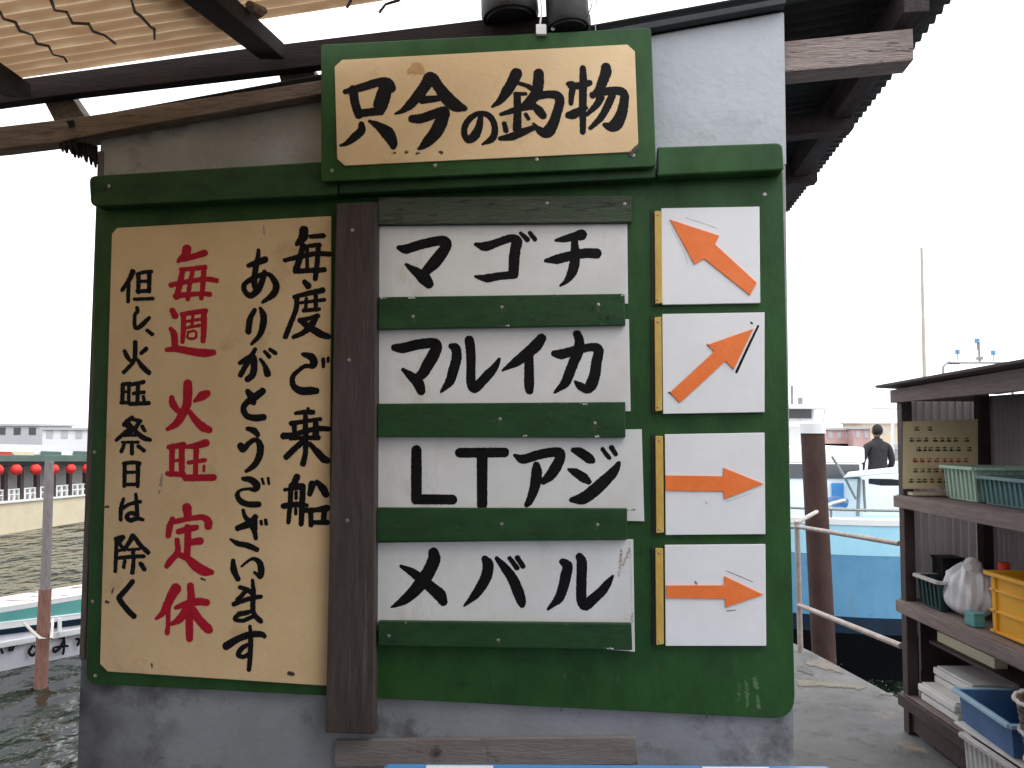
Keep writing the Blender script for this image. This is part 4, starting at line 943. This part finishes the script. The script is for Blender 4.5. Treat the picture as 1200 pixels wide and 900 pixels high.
# ================================================================== boats
def hull(parent, name, mat, pts, secs, flip=1):
    """pts: list of stations (x,y centre, half beam); secs: list of (z, beam factor)"""
    mb = MB(); ns = len(pts)
    for side in (1, -1):
        base = len(mb.v)
        for (p, d_, hb, dz) in pts:
            nrm = Vector((-d_.y, d_.x, 0))
            for (z, k_) in secs:
                mb.v.append(p + nrm * (side * hb * k_) + Vector((0, 0, z + dz * (1 if z > 0 else 0))))
        m_ = len(secs)
        for i in range(ns - 1):
            for j in range(m_ - 1):
                f = (base + i * m_ + j, base + (i + 1) * m_ + j, base + (i + 1) * m_ + j + 1, base + i * m_ + j + 1)
                mb.f.append(f if side > 0 else f[::-1])
    # transom / stern
    m_ = len(secs)
    for j in range(m_ - 1):
        mb.f.append((j, j + 1, ns * m_ + j + 1, ns * m_ + j))
    return mb.build(name, mat, parent, smooth=False, solid=.012)
# blue boat, moored across the quay end
bb = thing('moored_boat', at(1090, 790, 8.6), 'blue fishing boat with a white cabin moored behind the railing', 'boat')
def bpt(px, D, zz=ZW): p = at(px, 700, D); return Vector((p.x, p.y, ZW))
sA, sB = bpt(895, 7.95), bpt(1420, 8.1)
dB = (sB - sA).normalized(); nB = Vector((-dB.y, dB.x, 0))
HB = 1.0
stn = []
for i in range(37):
    t_ = i / 36; L_ = (sB - sA).length
    hb = HB * (1 - (max(0, (t_ - .45) / .55)) ** 2.2)
    if t_ < .34: hb *= 1 - .55 * (1 - t_ / .34) ** 2
    stn.append((sA + dB * L_ * t_ + nB * HB, dB, max(.02, hb), .35 * t_ ** 2))
def band(z0, z1, k0, k1): return [(z0, k0), (z0 + (z1 - z0) * .5, (k0 + k1) / 2), (z1, k1)]
def znear(py): return at(1000, py, 7.95).z - ZW
z1, z2, z3, z4 = znear(727), znear(653), znear(617), znear(611)
z0_ = znear(747)
hull(bb, 'keel_shade', mt['hullshade'], [(p, d_, h_, 0) for p, d_, h_, s_ in stn], band(-.3, z0_, .93, .955))  # shaded water and reflection below the hull, painted as a black band
hull(bb, 'boot_stripe', mt['boat_navy'], [(p, d_, h_, 0) for p, d_, h_, s_ in stn], band(z0_ + .0005, z1, .955, .965))
hull(bb, 'hull_side', mt['boat_blue'], [(p, d_, h_, 0) for p, d_, h_, s_ in stn], band(z1 + .0005, z2, .965, .985))
hull(bb, 'hull_upper', mt['boat_light'], [(p, d_, h_, 0) for p, d_, h_, s_ in stn], band(z2 + .0005, z3, .988, .995))
hull(bb, 'gunwale', mt['boat_white'], [(p, d_, h_, 0) for p, d_, h_, s_ in stn], [(z3 + .001, 1.005), (z4, 1.008), (z4 + .01, .97)])
mb = MB()
for i in range(36):
    p, d_, h_, s_ = stn[i]; q_, _, h2, _ = stn[i + 1]; zz = ZW + z3 - .04
    mb.quad(p + nB * h_ + Vector((0, 0, zz - ZW)), p - nB * h_ + Vector((0, 0, zz - ZW)), q_ - nB * h2 + Vector((0, 0, zz - ZW)), q_ + nB * h2 + Vector((0, 0, zz - ZW)))
mb.build('deck', mt['boat_light'], bb)
mb = MB()
for i in (0, 6, 12, 18):
    p, d_, h_, s_ = stn[i]; c_ = p - nB * h_ * .98 + Vector((0, 0, z4)); mb.tube([c_, c_ + Vector((0, 0, .10))], .012, 6)
mb.tube([stn[i][0] - nB * stn[i][2] * .98 + Vector((0, 0, z4 + .10)) for i in range(0, 24)], .014, 8)
mb.build('guard_rail', mt['steel'], bb)
# cabin
ca = at(925, 600, 9.0); cz0 = at(1000, 604, 9.0).z; cz1 = at(1000, 543, 9.0).z
xa, xb = at(900, 560, 9.0).x, at(1012, 560, 9.0).x
ya, yb = 9.0, 10.3
MB().box(((xa + xb) / 2, (ya + yb) / 2, (cz0 + cz1) / 2 - .1), xb - xa, yb - ya, cz1 - cz0 + .2).build('cabin', mt['boat_white'], bb, bevel=.02)
w0, w1 = at(1000, 561, 9.0).z, at(1000, 544, 9.0).z
wn = MB().box(((xa + xb) / 2, ya - .006, (w0 + w1) / 2), xb - xa - .1, .012, w1 - w0).build('window_band', M('smoky_pane', (.10, .10, .11), None, 3, rough=.2), bb)
r0, r1 = at(1000, 543, 9.0).z, at(1000, 524, 9.0).z
MB().box(((xa + xb) / 2, (ya + yb) / 2 + .05, (r0 + r1) / 2), xb - xa + .1, yb - ya, r1 - r0).build('cabin_roof', mt['boat_white'], bb, bevel=.03)
lx0, lx1, lz = at(1013, 560, 9.3).x, at(1240, 560, 9.3).x, at(1030, 557, 9.3).z
MB().box(((lx0 + lx1) / 2, 9.9, (cz0 + lz) / 2 - .1), lx1 - lx0, 1.0, lz - cz0 + .2).build('low_cabin', mt['boat_white'], bb, bevel=.02)
dx0, dx1, dz0, dz1 = at(975, 580, 8.98).x, at(989, 580, 8.98).x, at(980, 594, 8.98).z, at(980, 566, 8.98).z
MB().box(((dx0 + dx1) / 2, 8.985, (dz0 + dz1) / 2), dx1 - dx0, .02, dz1 - dz0).build('hatch', mt['blue_plastic'], bb, bevel=.006)
# canopy slab and frame in front of the person
cs0 = at(990, 558, 8.5); cs1 = at(1080, 545, 8.5)
mb = MB(); mb.hexa([at(988, 560, 8.4), at(1090, 552, 8.4), at(1090, 543, 8.4), at(994, 553, 8.4)], [at(988, 560, 8.9), at(1090, 552, 8.9), at(1090, 543, 8.9), at(994, 553, 8.9)])
mb.build('canopy', mt['boat_white'], bb, bevel=.01)
mb = MB(); mb.box(at(1038, 565, 8.7), .25, .3, .06); mb.build('canopy_bag', mt['black'], bb, bevel=.01)
mb = MB(); mb.tube([at(1007, 560, 8.6), at(1005, 605, 8.6)], .02, 8); mb.tube([at(1012, 562, 8.6), at(1014, 600, 8.6)], .015, 8)
mb.tube([at(975, 535, 8.6), at(988, 556, 8.6), at(1003, 585, 8.6)], .014, 8); mb.build('stanchion', mt['steel'], bb)
mb = MB(); mb.tube([at(962, 592, 8.5), at(978, 586, 8.5), at(992, 590, 8.5)], .05, 8); mb.build('coiled_rope', mt['crate_blue'], bb)
# person on the boat
pr = thing('person', at(1030, 612, 14.0), 'person in a charcoal jacket with short dark hair, seen from behind past the white canopy', 'person')
def skin_mesh(name, pts, edges, rad, mat, parent, sub=2):
    me = bpy.data.meshes.new(name); M_ = parent.matrix_basis.inverted()
    me.from_pydata([tuple(M_ @ Vector(p)) for p in pts], edges, []); o_ = bpy.data.objects.new(name, me); link(o_); o_.parent = parent
    md = o_.modifiers.new('skin', 'SKIN')
    for i, r_ in enumerate(rad):
        r_ = r_ if isinstance(r_, tuple) else (r_, r_)
        me.skin_vertices[0].data[i].radius = r_
    me.skin_vertices[0].data[0].use_root = True
    md.use_smooth_shade = True
    o_.modifiers.new('sub', 'SUBSURF').levels = sub; o_.modifiers['sub'].render_levels = sub
    me.materials.append(mat); return o_
hd = at(1028, 513, 14.0); hx, hy, hz = hd
H_ = hz + .12 - 1.68; P_ = lambda x, y, z: (hx + x, hy + y, H_ + z)
pts = [P_(0, 0, .95), P_(0, 0, 1.12), P_(0, 0, 1.33), P_(0, 0, 1.45), P_(0, .01, 1.53), P_(0, .01, 1.60),
       P_(-.19, 0, 1.40), P_(-.26, .02, 1.14), P_(-.22, .15, .93), P_(-.19, .24, .90),
       P_(.19, 0, 1.40), P_(.27, .02, 1.14), P_(.22, .15, .93), P_(.19, .24, .90),
       P_(-.10, 0, .86), P_(-.11, .01, .48), P_(-.11, 0, .08), P_(-.11, .14, .03),
       P_(.10, 0, .86), P_(.11, .01, .48), P_(.11, 0, .08), P_(.11, .14, .03)]
edg = [(0, 1), (1, 2), (2, 3), (3, 4), (4, 5), (3, 6), (6, 7), (7, 8), (8, 9), (3, 10), (10, 11), (11, 12), (12, 13), (0, 14), (14, 15), (15, 16), (16, 17), (0, 18), (18, 19), (19, 20), (20, 21)]
rad = [(.17, .12), (.16, .12), (.19, .12), (.13, .09), .058, .05, .075, .055, .042, .035, .075, .055, .042, .035, .10, .07, .05, .045, .10, .07, .05, .045]
skin_mesh('body', pts, edg, rad, mt['jacket'], pr)
MB().tube([P_(0, 0, 1.47), P_(0, .005, 1.54)], [.105, .085], 14).build('collar', mt['jacket'], pr)
mb = MB()
mb.grid(lambda a, b: (hx + .078 * math.sin(math.pi * b) * math.cos(2 * math.pi * a), hy + .01 + .095 * math.sin(math.pi * b) * math.sin(2 * math.pi * a), H_ + 1.675 - .118 * math.cos(math.pi * b)), 20, 14)
mb.build('head', mt['skin'], pr, smooth=True)
mb = MB()
mb.grid(lambda a, b: (hx + .088 * math.sin(math.pi * .72 * (1 - b)) * math.cos(2 * math.pi * a), hy - .012 + .10 * math.sin(math.pi * .72 * (1 - b)) * math.sin(2 * math.pi * a), H_ + 1.69 + .115 * math.cos(math.pi * .72 * (1 - b))), 20, 10)
mb.build('hair', mt['hair'], pr, smooth=True, solid=.006)
for sx in (-1, 1):
    mb = MB(); mb.tube([(hx + sx * .078, hy + .01, H_ + 1.64), (hx + sx * .09, hy, H_ + 1.67), (hx + sx * .08, hy + .005, H_ + 1.70)], [.012, .016, .012], 6); mb.build('ear', mt['skin'], pr)
    mb = MB(); c_ = Vector(P_(sx * .19, .27, .88)); mb.tube([c_, c_ + Vector((0, .05, -.02))], [.032, .028], 8)
    for f_ in range(4): mb.tube([c_ + Vector((-.024 + f_ * .016, .05, -.02)), c_ + Vector((-.026 + f_ * .017, .085, -.045)), c_ + Vector((-.026 + f_ * .017, .09, -.07))], .008, 6)
    mb.tube([c_ + Vector((-sx * .03, .02, -.01)), c_ + Vector((-sx * .045, .05, -.03))], .009, 6)
    mb.build('hand', mt['skin'], pr)

# white wheelhouse boat behind the pile, and boats beyond the rack
def small_boat(px, D, label, mast=None):
    base = at(px, 520, D); t = thing('distant_boat', (base.x, base.y, ZW), label, 'boat')
    return t, base
t, b_ = small_boat(940, 16, 'white fishing boat with a dark railed wheelhouse behind the pile')
x0_, x1_ = at(905, 500, 16).x, at(962, 500, 16).x
MB().box(((x0_ + x1_) / 2, 16.6, (at(940, 500, 16).z + ZW) / 2), x1_ - x0_, 1.2, at(940, 500, 16).z - ZW).build('wheelhouse', mt['boat_white'], t, bevel=.05)
MB().box(((x0_ + x1_) / 2 + .02, 16.3, at(940, 484, 16).z), x1_ - x0_ - .35, .8, .34).build('bridge', mt['boat_white'], t, bevel=.03)
MB().box(((x0_ + x1_) / 2 + .02, 15.88, at(940, 485, 16).z), x1_ - x0_ - .5, .02, .18).build('window', mt['glass'], t)
MB().box(((x0_ + x1_) / 2, 16.2, at(940, 478.5, 16).z), x1_ - x0_ + .1, 1.1, .04).build('roof', mt['boat_white'], t, bevel=.01)
mb = MB(); mb.tube([at(938, 478, 16), at(938, 466, 16)], .05, 8); mb.build('radar', mt['steel'], t)
mb = MB(); mb.tube([at(965, 500, 16), at(967, 472, 16)], .02, 6); mb.build('antenna', mt['boat_white'], t)
MB().tube([at(928, 478, 16), at(928, 452, 16)], .03, 6).build('antenna', mt['steel'], t)
hx0, hx1 = at(880, 520, 16).x, at(1050, 520, 16).x
mb = MB(); mb.hexa([(hx0, 15.7, ZW), (hx1 - .5, 15.7, ZW), (hx1 - .5, 17.4, ZW), (hx0, 17.4, ZW)], [(hx0, 15.5, ZW + 1.5), (hx1, 15.5, ZW + 1.9), (hx1, 17.6, ZW + 1.9), (hx0, 17.6, ZW + 1.5)]); mb.build('hull', mt['boat_white'], t, bevel=.05)
t, b_ = small_boat(1085, 30, 'boat with one tall pale mast, behind the rack roof')
MB().tube([(b_.x, 30, ZW + 1.0), (b_.x + .02, 30, at(1086, 290, 30).z)], [.085, .05], 10).build('mast', mt['mast'], t)
mb = MB(); mb.hexa([(b_.x - 3, 29, ZW), (b_.x + 3, 29, ZW), (b_.x + 3, 31, ZW), (b_.x - 3, 31, ZW)], [(b_.x - 3.3, 28.8, ZW + 1.2), (b_.x + 3.8, 28.8, ZW + 1.5), (b_.x + 3.8, 31.2, ZW + 1.5), (b_.x - 3.3, 31.2, ZW + 1.2)]); mb.build('hull', mt['boat_white'], t, bevel=.05)
t, b_ = small_boat(1150, 14, 'boat with an antenna arch and small lamps above the rack roof')
mb = MB(); mb.tube([at(1105, 470, 14), at(1105, 430, 14), at(1110, 425, 14), at(1180, 425, 14), at(1185, 432, 14), at(1187, 470, 14)], .022, 6); mb.build('arch', mt['steel'], t)
mb = MB()
for x, y, r_ in ((1122, 413, .04), (1145, 400, .045), (1164, 414, .04)):
    p = at(x, y, 14); mb.tube([p + Vector((0, 0, -.03)), p + Vector((0, 0, .05))], r_, 8); mb.tube([p + Vector((0, 0, -.16)), p], .008, 6)
mb.build('lamp', mt['boat_blue'], t)
mb = MB(); mb.tube([at(1148, 424, 14), at(1147, 402, 14)], .02, 6); mb.box(at(1148, 420, 14), .10, .06, .05); mb.tube([at(1112, 425, 14), at(1124, 425, 14)], .035, 6); mb.build('radar', mt['steel'], t)
xx = at(1146, 500, 14).x
MB().box((xx, 14.6, (at(1146, 440, 14).z + ZW) / 2 - .2), 1.5, 1.2, at(1146, 440, 14).z - ZW - .5).build('wheelhouse', mt['boat_white'], t, bevel=.05)
mb = MB(); mb.hexa([(xx - 2.4, 13.8, ZW), (xx + 2.6, 13.8, ZW), (xx + 2.6, 15.4, ZW), (xx - 2.4, 15.4, ZW)], [(xx - 2.5, 13.6, ZW + 1), (xx + 3, 13.6, ZW + 1.2), (xx + 3, 15.6, ZW + 1.2), (xx - 2.5, 15.6, ZW + 1)]); mb.build('hull', mt['boat_white'], t, bevel=.05)
t, b_ = small_boat(1040, 14, 'thin antenna bar of a boat seen left of the rack post')
mb = MB(); mb.tube([at(1022, 478, 15), at(1060, 478, 15)], .03, 6); mb.tube([at(1046, 478, 15), at(1046, 560, 15)], .03, 6); mb.build('mast', mt['boat_white'], t)
mb = MB(); p = at(1044, 520, 14); mb.hexa([(p.x - 1.0, 13.2, ZW), (p.x + 2, 13.2, ZW), (p.x + 2, 15.2, ZW), (p.x - 1.0, 15.2, ZW)], [(p.x - 1.2, 13.1, H_), (p.x + 2, 13.1, H_), (p.x + 2, 15.3, H_), (p.x - 1.2, 15.3, H_)]); mb.build('hull', mt['boat_white'], t, bevel=.05)

# far shore buildings
def far_building(px0, px1, ytop, D, mat, lab, wins=0, name='distant_building'):
    a = at(px0, 505, D); b = at(px1, 505, D); zt_ = at((px0 + px1) / 2, ytop, D).z
    t = thing(name, ((a.x + b.x) / 2, D + 4, ZW), lab, 'building')
    MB().box(((a.x + b.x) / 2, D + 4, (zt_ + ZW) / 2), b.x - a.x, 8, zt_ - ZW).build('wall', mat, t)
    MB().box(((a.x + b.x) / 2, D + 4, zt_ + .15), b.x - a.x + .5, 8.5, .3).build('roof', mt['far_grey'], t)
    for i in range(wins):
        xx = a.x + (b.x - a.x) * (i + .5) / wins
        MB().box((xx, D - .03, zt_ - (zt_ - EYE.z) * .35 - .6), (b.x - a.x) / wins * .45, .06, 1.0).build('window', mt['far_grey'] if mat is not mt['far_grey'] else mt['glass'], t)
    return t
far_building(-60, 47, 499, 110, mt['far_grey'], 'long grey flat roofed warehouse on the far left shore', 6)
far_building(50, 118, 504, 100, mt['far_white'], 'white building with faint windows beside the grey warehouse', 4)
far_building(958, 998, 504, 120, mt['far_pink'], 'low pinkish building on the far shore behind the pile', 4)
far_building(1000, 1020, 503, 118, mt['far_pink'], 'second pinkish building on the far shore, left of the person', 2)
far_building(1012, 1052, 497, 128, M('far_sand_building', (.66, .55, .40), None, .3), 'sand coloured building on the far shore behind the person', 4)
far_building(1150, 1300, 500, 120, mt['far_white'], 'white building far beyond the rack', 4)
# land strip
mb = MB(); mb.box((-60, 150, ZW + .3), 400, 60, 1.0); mb.box((120, 160, ZW + .3), 300, 60, 1.0)
o = mb.build('far_shore', mt['far_grey']); tag(o, 'low grey far shore line across the water', None, None, 'structure')

# ================================================================== left: pole, white boat, houseboat
pz = on_z(47, 806, ZW)
pole = thing('mooring_pole', pz, 'slim leaning pole, grey above and red brown below, standing in the water at the left', 'pole')
D0 = pz.y
pt = at(58, 541, D0); pm = at(53, 690, D0)
MB().tube([pt, pm], [.040, .044], 12).build('upper_pole', mt['poletop'], pole)
MB().tube([pm, pz + Vector((0, 0, -.4))], [.055, .060], 12).build('lower_pole', mt['polered'], pole)
MB().tube([at(27, 729, D0 - .1), at(40, 742, D0 - .1), at(47, 748, D0 - .12), at(60, 749, D0 - .1), at(62, 726, D0 + .3)], .014, 6).build('tied_rope', mt['rope'], pole)

wb = thing('moored_boat', on_z(40, 778, ZW), 'white boat with a teal deck and black lettering on its side, at the left', 'boat')
pA, pB = on_z(-160, 812, ZW), on_z(220, 748, ZW)
# choose the boat side: seen waterline from (0,786) to (97,766)
q0, q1 = on_z(0, 787, ZW), on_z(97, 766, ZW)
dW = (q1 - q0).normalized(); nW = Vector((-dW.y, dW.x, 0))
if nW.y < 0: nW = -nW
s0 = q0 - dW * 2.2; s1 = q1 + dW * 1.6
def side_px(px, py):        # point on the vertical plane of the boat side
    d = ray(px, py); t = (q0 - EYE).dot(nW) / d.dot(nW); return EYE + d * t
def strip(ptop, pbot, out0, out1, name, mat, solid=.01):
    """band between two picture lines (y at px 0, y at px 97)"""
    a0, a1 = side_px(0, pbot[0]), side_px(97, pbot[1]); b0_, b1_ = side_px(0, ptop[0]), side_px(97, ptop[1])
    mb = MB()
    def ln(p, q, s): return p + (q - p) * s
    lo, hi = -1.2, 2.0
    A, B = ln(a0, a1, lo) - nW * out0, ln(a0, a1, hi) - nW * out0
    C_, D_ = ln(b0_, b1_, hi) - nW * out1, ln(b0_, b1_, lo) - nW * out1
    mb.hexa([A, B, C_, D_], [p + nW * .05 for p in (A, B, C_, D_)])
    return mb.build(name, mat, wb, bevel=.004)
strip((737, 724), (790, 768), .0, .10, 'hull_side', mt['boat_side'])
strip((786, 765), (800, 777), -.02, -.01, 'reflection_band', mt['hullshade'])  # the hull's dark reflection, painted as a black strip
strip((750, 733), (757, 740), .10, .115, 'rubbing_strake', mt['boat_white'])
strip((735, 722), (742, 730), .10, .12, 'navy_stripe', mt['boat_navy'])
strip((727, 716), (736, 722), .11, .12, 'upper_strake', mt['boat_white'])
strip((715, 699), (728, 716), .09, .10, 'teal_bulwark', mt['teal'])
strip((709, 694), (716, 700), .10, .11, 'cap_rail', mt['boat_white'])
a = side_px(0, 712); b = side_px(97, 696)
A = a - (b - a) * 1.2; B = a + (b - a) * 2.0
mb = MB(); mb.hexa([A - nW * .0, B - nW * .0, B + nW * .5, A + nW * .5], [A + Vector((0, 0, .01)), B + Vector((0, 0, .01)), B + nW * .5 + Vector((0, 0, .01)), A + nW * .5 + Vector((0, 0, .01))])
mb.build('deck', M('cluttered_deck_paint', (.62, .58, .57), (.50, .45, .44), 6, (1, 1, 1), .6, .2, 30, [((.10, .07, .06), 5, .56, .06, (.5, 2, 1))]), wb)
mb = MB(); mb.hexa([Vector((A.x, A.y, ZW - .3)), Vector((B.x, B.y, ZW - .3)), Vector((B.x, B.y, ZW - .3)) + nW * .5, Vector((A.x, A.y, ZW - .3)) + nW * .5], [A + nW * .06 - Vector((0, 0, .02)), B + nW * .06 - Vector((0, 0, .02)), B + nW * .45 - Vector((0, 0, .02)), A + nW * .45 - Vector((0, 0, .02))])
mb.build('hull_body', mt['boat_side'], wb)
MB().tube([side_px(62, 722) - nW * .15, side_px(62, 738) - nW * .15], .02, 6).build('cleat', mt['boat_white'], wb)
def splace(x, y): 
    d = ray(x, y); t = (q0 - nW * .078 - EYE).dot(nW) / d.dot(nW); return EYE + d * t
for st in ([[(0, 757, 1.5), (3, 765, 2)], [(2, 757, 2), (4, 757, 2)]],
           [[(10, 757, 2), (20, 756, 1.5)], [(12, 756, 1.5), (11, 762, 2)], [(17, 756, 1.5), (14, 762, 2)]],
           [[(38, 757, 2), (34, 764, 3), (38, 768, 2.5), (43, 762, 2), (40, 757, 1.5)]],
           [[(72, 747, 2.5), (75, 748, 2), (71, 758, 2.5), (64, 764, 2.5), (64, 759, 2), (79, 757, 2)], [(76, 752, 1.5), (74, 766, 2)]],
           [[(90, 749, 2.5), (93, 750, 3), (91, 756, 2)]]):
    glyph_mesh(st, splace, rough=.15, grow=.5).build('character', mt['ink'], wb, smooth=False)

# houseboat
hb = thing('houseboat', on_z(40, 618, ZW), 'cream roofed pleasure barge hung with red lanterns, beyond the white boat', 'boat')
h0, h1 = on_z(0, 626, ZW), on_z(97, 611, ZW)
dH = (h1 - h0).normalized(); nH = Vector((-dH.y, dH.x, 0))
if nH.y < 0: nH = -nH
def hpx(px, py, back=0.0):
    d = ray(px, py); t = (h0 + nH * back - EYE).dot(nH) / d.dot(nH); return EYE + d * t
def hstrip(top, bot, o0, dp, name, mat, lo=-1.0, hi=2.0, bevel=.01):
    a0, a1, b0_, b1_ = hpx(0, bot[0]), hpx(97, bot[1]), hpx(0, top[0]), hpx(97, top[1])
    ln = lambda p, q, s: p + (q - p) * s
    P4 = [ln(a0, a1, lo), ln(a0, a1, hi), ln(b0_, b1_, hi), ln(b0_, b1_, lo)]
    mb = MB(); mb.hexa([p - nH * o0 for p in P4], [p - nH * o0 + nH * dp for p in P4]); return mb.build(name, mat, hb, bevel=bevel)
hstrip((590, 580), (628, 613), .10, 2.4, 'hull', mt['cream'])
hstrip((587, 579), (590, 581), .16, .1, 'hull_rail', mt['boat_white'])
hstrip((546, 545), (588, 579), -1.0, .05, 'cabin_wall', mt['far_grey'])
hstrip((533, 534), (541, 541), .12, 2.2, 'roof', mt['roofgreen'])
hstrip((541, 541), (546, 545), .08, .06, 'eave', mt['black'])
for i in range(9):
    x = -14 + i * 19
    s_ = x / 97
    a_ = hpx(x, 590 - 10 * s_); b_2 = hpx(x, 544)
    MB().bar(a_, b_2, .10, .10, up=nH).build('column', mt['rack'], hb)
for i in range(30):
    x = -40 + i * 6.2; s_ = x / 97
    MB().bar(hpx(x, 588 - 9 * s_), hpx(x, 575 - 7 * s_), .06, .05, up=nH).build('baluster', mt['boat_white'], hb)
for yy in (574, 580): hstrip((yy, yy - 7.5), (yy + 1.6, yy - 6), .03, .05, 'handrail', mt['boat_white'])
for i, (px_, sc) in enumerate(((8, 1), (31, 1), (53, .95), (73, .95), (92, .95), (-14, 1), (111, .95))):
    c_ = hpx(px_, 550.5 - .015 * px_) - nH * .25
    t = thing('lantern', c_ - Vector((0, 0, .16)), ['leftmost red round lantern in full view under the barge roof', 'second red lantern from the left edge under the barge roof', 'red lantern just left of the leaning pole', 'red lantern just right of the leaning pole', 'red lantern nearest the hut corner', 'red lantern outside the left edge of the view', 'red lantern hidden behind the hut corner'][i], 'lantern', 0, 'red lanterns under the barge roof')
    rr = .125 * sc; mb = MB()
    mb.grid(lambda a, b: c_ + Vector((rr * math.sin(math.pi * (.12 + .76 * b)) * math.cos(2 * math.pi * a), rr * math.sin(math.pi * (.12 + .76 * b)) * math.sin(2 * math.pi * a), -rr * 1.05 * math.cos(math.pi * (.12 + .76 * b)) + .005 * math.sin(40 * b))), 16, 14)
    mb.build('shade', mt['lantern'], t, smooth=True)
    MB().tube([c_ + Vector((0, 0, rr * .95)), c_ + Vector((0, 0, rr * 1.2))], .05 * sc, 10).build('collar', mt['black'], t)
hstrip((528, 530), (532, 534), .0, 1.0, 'fascia_board', mt['boat_white'])
for x0_, x1_, mm in ((-30, 14, mt['crate_red']), (16, 40, mt['cream']), (48, 72, mt['roofgreen']), (86, 120, mt['roofgreen'])):
    mb = MB(); s_ = lambda x: x / 97
    mb.hexa([hpx(x0_, 533, -.03), hpx(x1_, 534, -.03), hpx(x1_, 529.5, -.03), hpx(x0_, 528.5, -.03)], [hpx(x0_, 533, -.01), hpx(x1_, 534, -.01), hpx(x1_, 529.5, -.01), hpx(x0_, 528.5, -.01)])
    mb.build('sign_panel', mm, hb)
hstrip((520, 522), (528, 530), -1.0, 1.0, 'upper_deck', mt['far_grey'])
